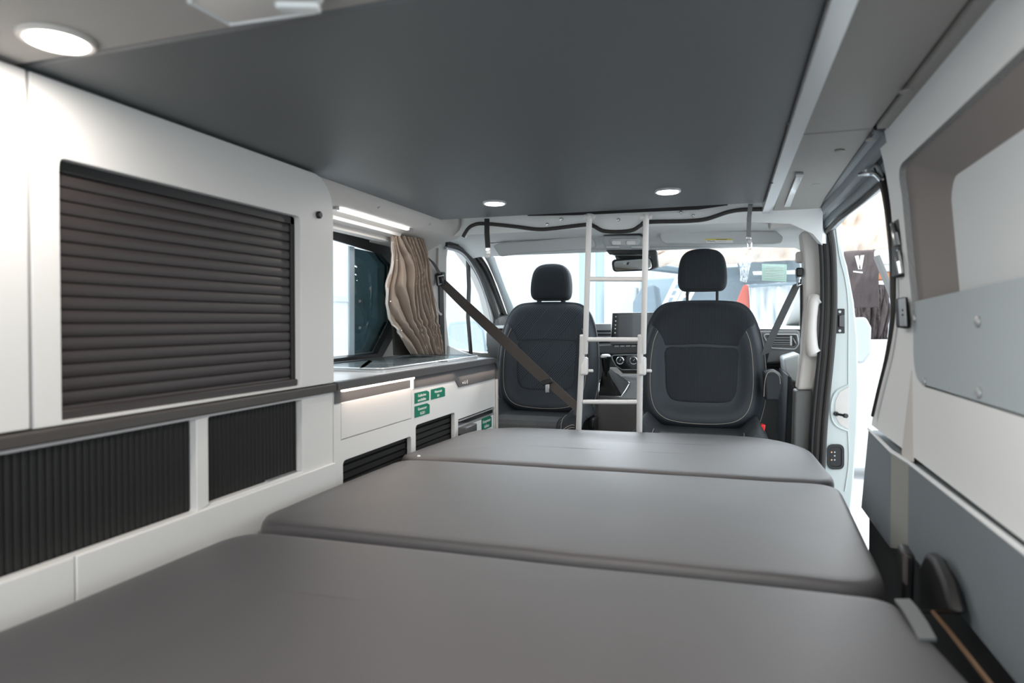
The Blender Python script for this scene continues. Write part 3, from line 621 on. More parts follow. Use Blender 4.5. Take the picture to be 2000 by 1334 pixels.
# things in the gap at the right
st = MB(); p0, p1 = at(1762, 1172, Z=-.418), at(1812, 1250, Z=-.418)
st.ribbon([p0, p0.lerp(p1, .3) + Vector((0, 0, .004)), p0.lerp(p1, .7) + Vector((0, 0, .004)), p1], (.022, .008, 0), .004)
tag(st.build('webbing_strap', 'belt2'), 'short grey webbing strap lying on the near cushion\'s right edge', 'strap')
o = MB().tube([at(1822, 1195, X=.318), at(1850, 1228, X=.318), at(1900, 1292, X=.318), at(1945, 1350, X=.318)], .0035, 6).build('floor_rail', 'gold')
tag(o, 'thin brass-coloured rail in the dark gap at the bottom right', 'rail')
bk = thing('belt_buckle', 'black belt buckle on a dark stalk in the gap beside the mattress', 'belt buckle', at(1765, 1140, X=.30))
MB().cbox(at(1768, 1125, X=.30), (.018, .05, .10), Matrix.Rotation(.1, 3, 'X')).build('housing', 'black', bk, bev=.006)
MB().cbox(at(1768, 1110, X=.288), (.004, .02, .05)).build('label_plate', 'darkfab', bk, bev=.001)
o = MB().loft([[at(u, v, X=.34) for u, v in [(1815, 1110), (1832, 1078), (1850, 1092), (1872, 1135), (1890, 1200), (1820, 1200)]], [at(u, v, X=.34) + Vector((-.02, 0, 0)) for u, v in [(1818, 1112), (1833, 1084), (1848, 1096), (1868, 1138), (1885, 1200), (1820, 1200)]]]).build('wheel_arch_cover', 'black', bev=.006)
tag(o, 'black rounded cover standing low against the grey wall board at right', 'cover')
# ================================================================== RIGHT WALL FITTINGS
fb = thing('felt_board', 'grey felt board screwed over the lower half of the wall niche', 'board', (.36, 1.0, -.12))
bd = roundpoly([(.45, -.117), (1.492, -.121), (1.503, .040), (.45, .075)], [.01, .07, .004, .01])
bo = MB().prism([Vector((.362, p.x, p.y)) for p in bd], (-.006, 0, 0)).build('board', 'wallb', fb, bev=.0015)
for u, v in ((1787, 622), (1911, 628), (1806, 745), (1913, 767)):
    MB().lathe([(.0085, 0), (.008, .003), (.004, .005), (0, .005)], at(u, v, X=.3555), (-1, 0, 0), 14).build('screw', 'silver', fb)
def handlebox(px, depth, name, label, levers):
    t = thing(name, label, 'handle', at(px[0][0], px[0][1], X=.355))
    P = [at(u, v, X=.357) for u, v in px]; MB().prism(P, (-depth, 0, 0)).build('housing', 'black', t, bev=.004)
    return t
t = handlebox([(1757, 432), (1772, 424), (1773, 540), (1757, 543)], .016, 'door_latch', 'black latch plate with two slim silver levers on the wall edge', 1)
for a, b2 in (((1744, 438), (1753, 480)), ((1752, 492), (1759, 534))):
    MB().tube([at(a[0], a[1], X=.338), at((a[0] + b2[0]) / 2, (a[1] + b2[1]) / 2, X=.335), at(b2[0], b2[1], X=.338)], .006, 8).build('lever', 'chrome', t)
t = handlebox([(1762, 583), (1776, 580), (1779, 642), (1764, 640)], .014, 'switch_box', 'small grey and black switch box with two dots below the latch', 0)
MB().prism([at(u, v, X=.3425) for u, v in [(1756, 584), (1769, 581), (1772, 637), (1759, 637)]], (-.002, 0, 0)).build('face_plate', 'silver', t, bev=.002)
for v in (606, 615): MB().lathe([(.002, 0), (.002, .001)], at(1763, v, X=.340), (-1, 0, 0), 8).build('dot', 'ink', t)
# roller bracket of the sliding door
rk = thing('door_roller', 'black and chrome roller arm hanging in the sliding-door track', 'door roller', at(1695, 330, X=.325))
MB().cbox(at(1697, 292, X=.325), (.035, .045, .03)).build('block', 'black', rk, bev=.004)
MB().tube([at(1690, 305, X=.32), at(1690, 338, X=.32)], .007, 10).build('pin', 'chrome', rk)
MB().tube(spline([at(1680, 341, X=.315), at(1695, 339, X=.32), at(1710, 340, X=.33), at(1722, 352, X=.34)], 5), .006, 8).build('arm', 'chrome', rk)
MB().tube(spline([at(1698, 310, X=.33), at(1712, 322, X=.335), at(1722, 345, X=.345)], 5), .005, 8).build('hinge_arm', 'silver', rk)
# jamb fittings
lt = thing('door_striker', 'black striker plate screwed high on the white door jamb', 'striker', at(1640, 628, Y=JY))
MB().prism(pxY([(1632, 603), (1650, 603), (1650, 651), (1632, 651)], JY - .004), (0, .004, 0)).build('plate', 'black', lt, bev=.002)
MB().prism(pxY([(1638, 615), (1650, 615), (1650, 639), (1638, 639)], JY - .014), (0, .010, 0)).build('bar', 'blackg', lt, bev=.003)
for v in (609, 646): MB().lathe([(.006, 0), (.005, .003), (0, .003)], at(1640, v, Y=JY - .004), (0, -1, 0), 10).build('screw', 'silver', lt)
pn = thing('door_pin', 'black locating pin standing out of the recess in the white jamb', 'pin', at(1630, 808, Y=JY))
a0, a1 = at(1632, 808, Y=JY - .002), at(1651, 812, Y=JY - .05)
MB().lathe([(.009, 0), (.009, .006), (.005, .008), (.005, (a1 - a0).length - .008), (.0085, (a1 - a0).length - .004), (.0085, (a1 - a0).length + .006), (.003, (a1 - a0).length + .007)], a0, a1 - a0, 14).build('pin', 'black', pn)
cb = thing('contact_plate', 'black door contact socket with brass studs low on the white jamb', 'socket', at(1630, 892, Y=JY))
R_ = lambda d: [at(p.x, p.y, Y=JY - .006) for p in roundpoly([(1616, 868), (1649, 868), (1649, 917), (1616, 917)], 12, d)]
MB().loft([[p + Vector((0, .006, 0)) for p in R_(0)], R_(0), R_(5), [p + Vector((0, .004, 0)) for p in R_(6)]]).build('surround', 'black', cb)
for i, (u, v) in enumerate([(1624, 883), (1630, 883), (1630, 890), (1624, 898), (1630, 898)]):
    MB().lathe([(.0035, 0), (.003, .003), (0, .003)], at(u, v, Y=JY - .003), (0, -1, 0), 8).build('contact', 'gold' if i in (0, 3) else 'silver', cb)
# grab handle on the B pillar
gh = thing('grab_handle', 'pale beige grab handle on the door pillar right of the seats', 'handle', at(1590, 640, Y=2.76))
pts = spline(pxY([(1597, 582), (1589, 590), (1586, 620), (1584, 650), (1586, 680), (1590, 690)], 2.72), 6)
MB().tube(pts, .02, 12, rs=[.018 + .006 * abs(i / (len(pts) - 1) - .4) * 2 for i in range(len(pts))]).build('grip', 'trim', gh)
MB().cbox(at(1591, 586, Y=2.755), (.045, .05, .045)).build('mount', 'trim', gh, bev=.012)
MB().cbox(at(1587, 683, Y=2.755), (.045, .05, .055)).build('mount', 'trim', gh, bev=.012)
# ================================================================== SEATS
def seat(cx, cy, zb, lab, head_up, ribm='rib', cat='seat'):
    S = 1.0; T = thing('front_seat', lab, cat, (cx, cy, VF), 'front seats turned to face the bed')
    tilt = math.radians(9); o0 = Vector((cx, cy, zb))
    half = [(0, -.030), (.10, -.028), (.17, -.017), (.223, .011), (.251, .073), (.264, .158), (.263, .30), (.251, .384), (.234, .452), (.205, .512), (.161, .547), (.09, .557), (0, .559)]
    loop = half + [(-x, z) for x, z in reversed(half[1:-1])]
    ol = spline([(x, z, 0) for x, z in loop], 5, True); ol = [(p.x, p.y) for p in ol]; cc = (0, .27)
    pol = sorted((math.atan2(z - cc[1], x), math.hypot(x, z - cc[1])) for x, z in ol)
    def R(a):
        for i in range(len(pol)):
            if pol[i][0] >= a:
                a0, r0 = pol[i - 1] if i else (pol[-1][0] - 2 * math.pi, pol[-1][1]); a1, r1 = pol[i]; return r0 + (r1 - r0) * (a - a0) / max(1e-6, a1 - a0)
        return pol[-1][1]
    def ss(a, b2, x): t = min(1, max(0, (x - a) / (b2 - a))); return t * t * (3 - 2 * t)
    def Hf(x, z):
        s = math.hypot(x, z - cc[1]) / R(math.atan2(z - cc[1], x))
        f = 1 - .75 * ss(.34, .50, z)
        ridge = ss(.56, .80, s) * .034 * f - ss(.80, 1.0, s) ** 2 * .034 * f
        return ridge - ss(.86, 1.0, s) * .022 + .004
    def P(x, z, y): # y towards the viewer positive
        return o0 + Vector((x, -y * math.cos(tilt) + z * math.sin(tilt), z * math.cos(tilt) + y * math.sin(tilt)))
    rings = []
    for s, y in ((.80, -.10), (.92, -.095), (.985, -.075), (1.01, -.04), (1.005, -.02)): rings.append([P(x * s, cc[1] + (z - cc[1]) * s, y) for x, z in ol])
    for s in (1, .985, .96, .93, .90, .87, .84, .80, .76, .72, .68, .64, .60, .56, .5, .4, .25, .1): rings.append([P(x * s, cc[1] + (z - cc[1]) * s, Hf(x * s, cc[1] + (z - cc[1]) * s)) for x, z in ol])
    BR = MB().loft(rings).build('backrest', 'clothb', T, sharp=70)
    def patch(poly, nm, m, h=.006, conc=False):
        pl = spline([(x, z, 0) for x, z in poly], 1, True); d = []
        for i in range(len(pl)):
            a, b2 = pl[i], pl[(i + 1) % len(pl)]; k = max(1, int((b2 - a).length / .012)); d += [a.lerp(b2, j / k) for j in range(k)]
        c0 = sum(d, Vector()) / len(d); rg = []
        for s, y in ((1.0, -.006), (.995, .0), (.98, h * .55), (.95, h * .9), (.88, h), (.75, h * 1.1), (.55, h * 1.15), (.3, h * 1.2), (.05, h * 1.2)):
            rg.append([P(c0.x + (p.x - c0.x) * s, c0.y + (p.y - c0.y) * s, Hf(c0.x + (p.x - c0.x) * s, c0.y + (p.y - c0.y) * s) + y) for p in d])
        return MB().loft(rg, False, True).build(nm, m, BR, sharp=70)
    patch(spline([(x, z, 0) for x, z in [(-.152, .338), (-.08, .345), (0, .348), (.08, .345), (.152, .338), (.153, .25), (.149, .165), (.135, .125), (.105, .106), (0, .102), (-.105, .106), (-.135, .125), (-.149, .165), (-.153, .25)]], 4, True) and
          [(p.x, p.y) for p in spline([(x, z, 0) for x, z in [(-.152, .338), (-.08, .345), (0, .348), (.08, .345), (.152, .338), (.153, .25), (.149, .165), (.135, .125), (.105, .106), (0, .102), (-.105, .106), (-.135, .125), (-.149, .165), (-.153, .25)]], 3, True)], 'centre_panel', ribm, .006)
    up = [(-.155, .352), (0, .360), (.155, .352), (.162, .375), (.175, .40), (.190, .424), (.215, .440), (.226, .462), (.198, .508), (.158, .537), (.09, .547), (0, .549), (-.09, .547), (-.158, .537), (-.198, .508), (-.226, .462), (-.215, .440), (-.190, .424), (-.175, .40), (-.162, .375)]
    patch(up, 'shoulder_panel', ribm, .004)
    sthalf = [(.186, .414), (.203, .36), (.213, .27), (.213, .16), (.196, .08), (.158, .035), (.10, .016), (0, .010)]
    stl = spline([(x, z, 0) for x, z in sthalf + [(-x, z) for x, z in reversed(sthalf[:-1])]], 8)
    MB().tube([P(p.x, p.y, Hf(p.x, p.y) + .0005) for p in stl], .0013, 5).build('stitching', 'stitch', BR)
    # side seam stitching of the outer shell
    for sx in (1, -1):
        q = spline([(sx * .245, .44, 0), (sx * .262, .36, 0), (sx * .272, .25, 0), (sx * .270, .13, 0), (sx * .248, .03, 0)], 6)
        MB().tube([P(p.x * .985, p.y, Hf(p.x * .985, p.y) + .0) for p in q], .0011, 5).build('stitching', 'stitch', BR)
    # headrest
    HR = thing.__call__ if False else None
    hh = [(0, 0), (.07, .001), (.095, .008), (.106, .03), (.108, .07), (.104, .115), (.094, .152), (.072, .178), (.04, .190), (0, .193)]
    hl = spline([(x, z, 0) for x, z in hh + [(-x, z) for x, z in reversed(hh[1:-1])]], 4, True); hz = .559 + head_up; hc = .095
    rg = []
    for s, y in ((.05, -.078), (.4, -.076), (.7, -.070), (.88, -.055), (.97, -.030), (1.0, 0), (.985, .022), (.95, .036), (.88, .044), (.7, .050), (.4, .053), (.05, .054)):
        rg.append([P(p.x * s, hz + hc + (p.y - hc) * s, y - .045) for p in hl])
    HR = MB().loft(rg).build('headrest', 'cloth', T, sharp=70)
    MB().loft([[P(p.x * s, hz + hc + (p.y - hc) * s, y - .045) for p in hl] for s, y in ((.90, .040), (.88, .0455), (.7, .0515), (.4, .0545), (.05, .0555))], False, True).build('headrest_panel', 'rib2', HR, sharp=70)
    for sx in (-1, 1):
        if head_up > .02: MB().tube([P(sx * .065, .52, -.05), P(sx * .065, hz + .03, -.05)], .0065, 10).build('headrest_post', 'black', T)
        else: MB().tube([P(sx * .065, .54, -.05), P(sx * .065, hz + .03, -.05)], .013, 10).build('headrest_post', 'black', T)
        a = P(sx * .065, .545, -.05); MB().lathe([(.018, 0), (.018, .012), (.010, .018)], a, (0, math.sin(tilt), math.cos(tilt)), 14).build('post_sleeve', 'silver', T)
    # cushion
    yb_, yf = cy + .02, cy - .345; zc = zb - .002
    def cu(u, v):
        x = -.262 + .524 * u; ax = abs(x)
        path = [(yb_, 0), (yf + .20, .004), (yf + .08, .004), (yf + .03, -.004), (yf + .006, -.022), (yf, -.05), (yf + .004, -.10), (yf + .03, -.13), (yb_, -.13)]
        k = v * (len(path) - 1); i = min(int(k), len(path) - 2); t = k - i; y = path[i][0] * (1 - t) + path[i + 1][0] * t; z = path[i][1] * (1 - t) + path[i + 1][1] * t
        e = ss(.150, .225, ax) * .058 - ss(.225, .262, ax) * .06; top = 1 if v < .5 else max(0, 1 - (v - .5) * 4)
        if ax > .15 and v > .2: y += .03 * ss(.15, .262, ax) * (1 if v < .9 else 0)
        return (cx + x, y, zc + z + e * top)
    CU = MB().grid(cu, 44, 48).build('seat_cushion', 'cloth', T, sharp=80, solid=.004)
    MB().grid(lambda u, v: Vector(cu(.215 + .57 * u, .20 + .42 * v)) + Vector((0, -.003, .003)), 30, 24).build('cushion_panel', 'rib3', CU, sharp=80)
    for dv in (.60, .625):
        MB().tube([Vector(cu(.06 + .88 * k / 40, dv)) + Vector((0, -.005, .001)) for k in range(41)], .0013, 5).build('stitching', 'stitch', CU)
    for sx in (.17, .83):
        MB().tube([Vector(cu(sx, .22 + .38 * k / 16)) + Vector((0, -.002, .003)) for k in range(17)], .0011, 5).build('stitching', 'stitch', CU)
    MB().box((cx - .21, yf + .06, VF + .02), (cx + .21, cy + .06, zc - .135)).build('pedestal', 'black', T, bev=.01)
    MB().cbox((cx + .255, cy - .03, zc - .05), (.03, .12, .07)).build('recliner_cover', 'black', T, bev=.008)
    return T
sL = seat(-.872, 3.15, -.448, 'black fabric front seat behind the belt, its headrest pushed right down', .012)
sR = seat(-.108, 2.93, -.455, 'black fabric front seat right of the ladder, headrest raised on two posts', .048, 'rib2')
# armrest of the right seat, red buckle
AR = MB(); ap = [at(u, v, Y=2.95) for u, v in [(1489, 724), (1510, 720), (1523, 728), (1526, 745), (1518, 775), (1492, 775)]]
o = AR.loft([ap, [p + Vector((0, -.10, -.004)) for p in ap], [sum(ap, Vector()) / 6 + (p - sum(ap, Vector()) / 6) * .9 + Vector((0, -.12, -.006)) for p in ap]]).build('armrest', 'cloth', sR, bev=.006, sharp=60)
MB().tube(spline([at(u, v, Y=2.83) for u, v in [(1492, 775), (1494, 745), (1500, 728), (1512, 726), (1522, 735), (1524, 750)]], 4), .0012, 5).build('stitching', 'stitch', o)
o = MB().cbox(at(1489, 836, Y=2.75), (.018, .03, .03), Matrix.Rotation(.2, 3, 'Y')).build('buckle_button', 'red', sR, bev=.003)
o['label'] = 'red buckle button'
# ================================================================== BELTS AND STRAPS
bl = thing('seat_belt', 'brown-grey belt running diagonally across the left front seat', 'seat belt', at(862, 545, Y=2.9))
A = onL(862, 550, .05); pth = [A, at(905, 592, Y=2.90), at(975, 657, Y=2.84), at(1050, 728, Y=2.80), at(1080, 754, Y=2.78), at(1128, 797, Y=2.76)]
wv = [Vector((.026, 0, .030)), Vector((.030, 0, .036)), Vector((.032, 0, .038)), Vector((.030, 0, .038)), Vector((.024, 0, .032)), Vector((.020, 0, .028))]
sp_ = spline(pth, 6); wvi = spline(wv, 6)
MB().ribbon(sp_, [Vector(x) for x in wvi], .002).build('webbing', 'belt', bl)
MB().ribbon([onL(829, 498, .05), onL(845, 512, .05), onL(860, 535, .05)], (0, .035, .0), .002).build('webbing', 'belt', bl)
MB().cbox(onL(861, 545, .045), (.035, .05, .06), Matrix.Rotation(.3, 3, 'X')).build('anchor', 'black', bl, bev=.006)
MB().tube([onL(u, v, .06) for u, v in [(855, 540), (866, 538), (868, 552), (857, 556)]], .004, 6, closed=True).build('anchor_loop', 'silver', bl)
MB().ribbon([onL(858, 485, .03), onL(857, 530, .03)], (0, .022, 0), .006).build('height_adjuster', 'trim', bl)
bc = at(1068, 746, Y=2.775); MB().cbox(bc, (.05, .012, .022), Matrix.Rotation(-.35, 3, 'Y')).build('latch_head', 'black', bl, bev=.004)
MB().cbox(bc + Vector((.003, -.002, -.028)), (.018, .003, .036)).build('latch_tongue', 'chrome', bl, bev=.001)
br = thing('seat_belt', 'grey belt slanting down from the pillar right of the right-hand seat', 'seat belt', at(1560, 540, Y=2.85))
MB().ribbon([at(1558, 553, Y=2.88), at(1535, 600, Y=2.92), at(1507, 660, Y=2.96), at(1494, 692, Y=3.0)], (.036, .02, .014), .002).build('webbing', 'belt2', br)
MB().ribbon([at(1494, 690, Y=3.0), at(1487, 720, Y=3.02)], (.036, .02, .014), .002).build('webbing', 'strap', br)
MB().cbox(at(1561, 532, Y=2.80), (.026, .05, .035)).build('anchor', 'black', br, bev=.006)
MB().tube(pxY([(1556, 541), (1567, 537), (1566, 556), (1558, 558)], 2.84), .004, 6, closed=True).build('anchor_loop', 'chrome', br)
MB().cbox(at(1562, 503, Y=2.86), (.03, .04, .045)).build('height_adjuster', 'trim', br, bev=.008)
MB().ribbon([at(1566, 545, Y=2.86), at(1566, 660, Y=2.88)], (.012, .0, 0), .02).build('belt_slot', 'rubber', br)
s1 = thing('hanging_strap', 'black strap with a silver buckle hanging from the roof bed at left', 'strap', at(950, 432, Y=2.33))
MB().ribbon([at(951, 427, Y=2.31), at(951, 455, Y=2.31), at(953, 484, Y=2.32)], (.019, .004, 0), .002).build('webbing', 'strap', s1)
MB().cbox(at(953, 487, Y=2.32), (.02, .006, .014)).build('buckle', 'chrome', s1, bev=.002)
MB().cbox(at(954, 493, Y=2.32), (.014, .004, .02)).build('tongue', 'paper', s1)
MB().cbox(at(953, 500, Y=2.32), (.019, .012, .016)).build('clip', 'silver', s1, bev=.003)
s2 = thing('hanging_strap', 'grey strap with a silver buckle hanging before the right sun visor', 'strap', at(1464, 400, Y=2.33))
MB().ribbon([at(1466, 398, Y=2.31), at(1463, 425, Y=2.31), at(1462, 462, Y=2.32)], (.014, .003, 0), .002).build('webbing', 'belt2', s2)
MB().cbox(at(1462, 465, Y=2.32), (.017, .006, .012)).build('buckle', 'chrome', s2, bev=.002)
MB().cbox(at(1464, 472, Y=2.32), (.012, .008, .016)).build('clip', 'silver', s2, bev=.003)
MB().tube(pxY([(1460, 475), (1468, 474), (1468, 486), (1461, 487)], 2.32), .0022, 6, closed=True).build('tongue', 'chrome', s2)
# ================================================================== LADDER
ld = thing('ladder', 'white metal folding ladder hooked to the roof bed between the seats', 'ladder', at(1192, 838, Y=2.52))
LT, LB = 2.30, 2.57
def lp_(u, v): return at(u, v, Y=LT + (LB - LT) * (v - 418) / 420)
for (ut, um, ub) in ((1151, 1143, 1132), (1262, 1256.5, 1251)):
    top = lp_(ut, 420); mid = lp_(um, 690)
    MB().tube([top, mid], .0105, 14).build('upper_rail', 'tube', ld)
    lo_top = lp_(um - 5, 655); lo_b = lp_(ub - 2.5, 850); bot = Vector((lo_b.x - .01, lo_b.y + .03, VF)) 
    MB().tube([lo_top, lp_(um - 6, 690), lo_b, bot], .0115, 14).build('lower_rail', 'tube', ld)
    MB().cbox(lp_(um - 2, 715), (.030, .030, .070)).build('joint', 'tube', ld, bev=.008, seg=3)
    MB().lathe([(.006, 0), (.006, .016), (.004, .018)], lp_(um + 3, 724) + Vector((.008, 0, 0)), (1, -.2, 0), 12).build('joint_pin', 'tube', ld)
    MB().lathe([(.0105, 0), (.0105, .008)], top + Vector((0, 0, -.004)), (0, 0, 1), 14).build('rail_cap', 'alu', ld)
    for sx in (-1, 1): MB().lathe([(.0085, 0), (.0085, .004), (.004, .006)], top + Vector((sx * .014, 0, -.006)), (0, -1, 0), 14).build('hook', 'tube', ld)
for v, ua, ub in ((545, 1148, 1259), (663, 1146, 1255), (785, 1139, 1251)):
    MB().tube([lp_(ua, v), lp_(ub, v + .5)], .0085, 12).build('rung', 'tube', ld)
# ================================================================== CURTAIN
cu_ = thing('curtain', 'bunched beige curtain hanging beside the kitchen window', 'curtain', at(810, 693, X=-1.27))
Lx = [(0, 764), (.17, 766), (.30, 760), (.43, 753), (.58, 752), (.70, 758), (.80, 772), (.90, 788), (1, 803)]
Rx = [(0, 826), (.10, 832), (.22, 838), (.40, 842), (.55, 849), (.70, 856), (.85, 863), (1, 866)]
def lerpT(T_, v):
    for (a, x), (b2, y) in zip(T_, T_[1:]):
        if v <= b2: return x + (y - x) * (v - a) / (b2 - a)
    return T_[-1][1]
def cur(u, v, lift=0):
    u = min(1, max(0, u))
    y0 = 457 + (692 - 457) * v + 12 * u * (1 - v); X0 = -1.175 - .10 * v
    x = lerpT(Lx, v) + (lerpT(Rx, v) - lerpT(Lx, v)) * u
    # folds gather on the left, then fan out
    ph = 2 * math.pi * (10 * (u ** (.75 + .9 * v)) + .9 * noise.noise(Vector((u * 3.5, v * 2.2, 0))) + .35 * noise.noise(Vector((u * 9, v * 5, 2))))
    amp = .012 + .022 * max(0, .5 + noise.noise(Vector((u * 4, v * 2.5, 7))))
    belly = .03 * math.sin(math.pi * min(1, v * 1.1)) * math.sin(math.pi * u)
    crumple = .014 * max(0, 1 - abs(v - .76) / .16) * noise.noise(Vector((u * 5, v * 26, 3)))
    f = math.sin(ph) + .35 * math.sin(2 * ph + 1.1)
    ed = min(1, u / .12, (1 - u) / .08) ** .7 if 0 < u < 1 else 0; f *= .25 + .75 * ed
    p = at(x + f * -1.8, y0, X=X0)
    return p + Vector((1, -.25, 0)) * (amp * f + belly + crumple + lift) 
MB().grid(lambda u, v: cur(u, v), 170, 90).build('cloth', 'curtain', cu_, sharp=80, solid=.0015)
ledge_pts = [cur(0, v, .008) for v in [k / 40 * .86 for k in range(3, 41)]]
MB().ribbon(ledge_pts, (.004, .010, 0), .002).build('lining_edge', 'lining', cu_)
for v in (.22, .56, .80): MB().lathe([(.003, 0), (.002, .002)], cur(.02, v, .018), (1, -.5, 0), 8).build('snap_stud', 'chrome', cu_)
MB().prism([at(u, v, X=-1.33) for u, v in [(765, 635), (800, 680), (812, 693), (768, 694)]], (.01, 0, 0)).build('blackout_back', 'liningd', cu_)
MB().tube(spline([at(u, v, X=-1.27) for u, v in [(842, 560), (852, 590), (858, 612), (862, 614), (852, 606), (844, 590)]], 4), .004, 6).build('tie', 'lining', cu_)
tq = MB().tube(spline([at(u, v, Z=-.146) for u, v in [(806, 683), (798, 690), (790, 693), (786, 690), (795, 688), (806, 690), (822, 692), (828, 686)]], 5), .003, 6).build('cord', 'lining', cu_)
# ================================================================== CAB
vs_ = thing('sun_visor', 'pale grey sun visor folded up over the left front seat', 'sun visor', at(1060, 478, Y=3.0))
def slab(px, Y, th, nm, m, par, bev=.008, tiltz=.0):
    P = pxY(px, Y); return MB().prism(P, (0, th, tiltz)).build(nm, m, par, bev=bev, seg=3)
slab([(962, 480), (975, 474), (1060, 468), (1145, 461), (1160, 468), (1163, 482), (1150, 486), (1060, 492), (975, 500)], 2.98, .03, 'flap', 'visor', vs_)
MB().tube(pxY([(958, 474), (1060, 465), (1148, 459)], 3.0), .004, 6).build('hinge_rod', 'black', vs_)
vr = thing('sun_visor', 'grey sun visor with a yellow and white warning label, right side', 'sun visor', at(1410, 463, Y=2.98))
vf = slab([(1288, 458), (1296, 451), (1400, 450), (1515, 451), (1530, 462), (1527, 474), (1510, 476), (1400, 476), (1300, 476), (1290, 470)], 2.98, .03, 'flap', 'visor', vr)
MB().tube(pxY([(1290, 449), (1400, 448), (1525, 449)], 3.0), .004, 6).build('hinge_rod', 'black', vr)
MB().prism(pxY([(1378, 468.5), (1431, 468.5), (1432, 474), (1380, 474)], 2.9778), (0, .001, 0)).build('warning_label', 'paper', vr)
MB().prism(pxY([(1377, 466.5), (1430, 466.5), (1431, 469), (1378, 469)], 2.9774), (0, .001, 0)).build('warning_band', 'yellow', vr)
MB().tube(pxY([(1381, 471), (1385, 470.3), (1390, 472), (1394, 470.5), (1397, 472.5)], 2.976), .0010, 5).build('pictogram', 'ink', vr)
MB().tube(pxY([(1399, 468), (1420, 468)], 2.976), .0009, 5).build('print_line', 'ink', vr)
MB().tube(pxY([(1401, 471.3), (1418, 471.3)], 2.976), .0006, 5).build('print_line', 'silver', vr)
oc = thing('overhead_console', 'grey overhead console with two reading lamps above the mirror', 'console', at(1218, 478, Y=3.0))
slab([(1175, 462), (1182, 458), (1250, 458), (1260, 464), (1266, 480), (1258, 496), (1190, 496), (1180, 482)], 2.96, .08, 'housing', 'console', oc, .01)
slab([(1183, 488), (1258, 487), (1257, 497), (1190, 497)], 2.945, .03, 'dark_strip', 'blackg', oc, .004)
slab([(1190, 468), (1195, 466), (1245, 465), (1250, 470), (1246, 480), (1196, 480)], 2.952, .02, 'lamp_plate', 'visor', oc, .004)
for x in (1204, 1232): 
    R2 = [at(p.x, p.y, Y=2.945) for p in roundpoly([(x - 9, 470), (x + 9, 470), (x + 9, 478), (x - 9, 478)], 4)]
    MB().prism(R2, (0, .012, 0)).build('reading_lamp', 'paper', oc, bev=.002)
for x in (1197, 1246): slab([(x - 13, 481), (x + 13, 481), (x + 13, 484), (x - 13, 484)], 2.948, .01, 'button', 'alu', oc, .001)
slab([(1176, 457), (1250, 456), (1262, 463), (1258, 460), (1250, 459), (1180, 460)], 2.95, .05, 'shadow_strip', 'black', oc, .001)  # black strip for the shade where the console meets the headliner
rm = thing('rear_view_mirror', 'rounded interior mirror hanging below the overhead console', 'mirror', at(1236, 515, Y=3.1))
R3 = lambda d, Y: [at(p.x, p.y, Y=Y) for p in roundpoly([(1195, 508), (1273, 504), (1275, 527), (1198, 530)], 8, d)]
MB().loft([R3(4, 3.14), R3(0, 3.13), R3(-1, 3.10), R3(1, 3.095)]).build('housing', 'black', rm)
mc = sum(R3(1.5, 3.08), Vector()) / len(R3(1.5, 3.08))
MB().loft([[p + Vector((0, -.30 * (p.x - mc.x) + q, 0)) for p in R3(1.5, 3.066)] for q in (.03, 0)]).build('mirror_glass', 'mirror', rm)
MB().prism(pxY([(1200, 498), (1268, 495), (1270, 505), (1204, 508)], 3.12), (0, .05, 0)).build('mount', 'blackg', rm, bev=.005)
MB().prism([at(p.x, p.y, Y=3.2) for p in roundpoly([(1262, 490), (1282, 487), (1285, 520), (1270, 527), (1258, 515)], 5)], (0, .06, 0)).build('sensor_cover', 'dash', rm, bev=.008)
# dashboard
db = thing('dashboard', 'grey dashboard across the cab behind the front seats', 'dashboard', (-.48, 3.8, VF))
dp = [(3.70, -.028), (3.63, -.045), (3.60, -.07), (3.60, -.14), (3.63, -.19), (3.68, -.22), (3.70, -.5), (3.95, -.55), (4.18, -.12), (4.18, -.03)]
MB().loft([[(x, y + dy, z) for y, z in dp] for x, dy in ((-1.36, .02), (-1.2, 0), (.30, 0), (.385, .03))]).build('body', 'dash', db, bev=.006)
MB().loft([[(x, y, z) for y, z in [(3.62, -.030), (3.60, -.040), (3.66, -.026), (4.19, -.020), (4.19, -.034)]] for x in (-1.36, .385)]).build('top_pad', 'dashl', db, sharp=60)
# centre stack
def slab2(px, Y, th, nm, m, par, bev=.004): return MB().prism(pxY(px, Y), (0, th, 0)).build(nm, m, par, bev=bev)
slab2([(1158, 632), (1194, 632), (1196, 692), (1162, 692)], 3.58, .05, 'side_vent', 'silver', db)
for v in (645, 652, 659, 667, 675, 684): slab2([(1164, v), (1193, v), (1193, v + 3.5), (1164, v + 3.5)], 3.575, .01, 'vent_slot', 'black', db, .001)
slab2([(1160, 694), (1280, 690), (1282, 840), (1160, 840)], 3.56, .15, 'centre_stack', 'dash', db, .01)
slab2([(1165, 674), (1290, 671), (1290, 688), (1200, 692), (1168, 690)], 3.53, .05, 'switch_row', 'dash', db, .006)
for i in range(7): slab2([(1200 + i * 11, 674.5 - i * .2), (1209 + i * 11, 674.3 - i * .2), (1209 + i * 11, 677.5 - i * .2), (1200 + i * 11, 677.8 - i * .2)], 3.525, .01, 'switch', 'silver', db, .001)
cp = MB().prism([at(p.x, p.y, Y=3.52) for p in roundpoly([(1192, 694), (1280, 692), (1282, 722), (1215, 722), (1203, 714)], 6)], (0, .05, 0)).build('climate_panel', 'blackg', db, bev=.004)
MB().tube([at(p.x, p.y, Y=3.518) for p in roundpoly([(1192, 694), (1280, 692), (1282, 722), (1215, 722), (1203, 714)], 6)], .0025, 6, closed=True).build('panel_rim', 'silver', cp)
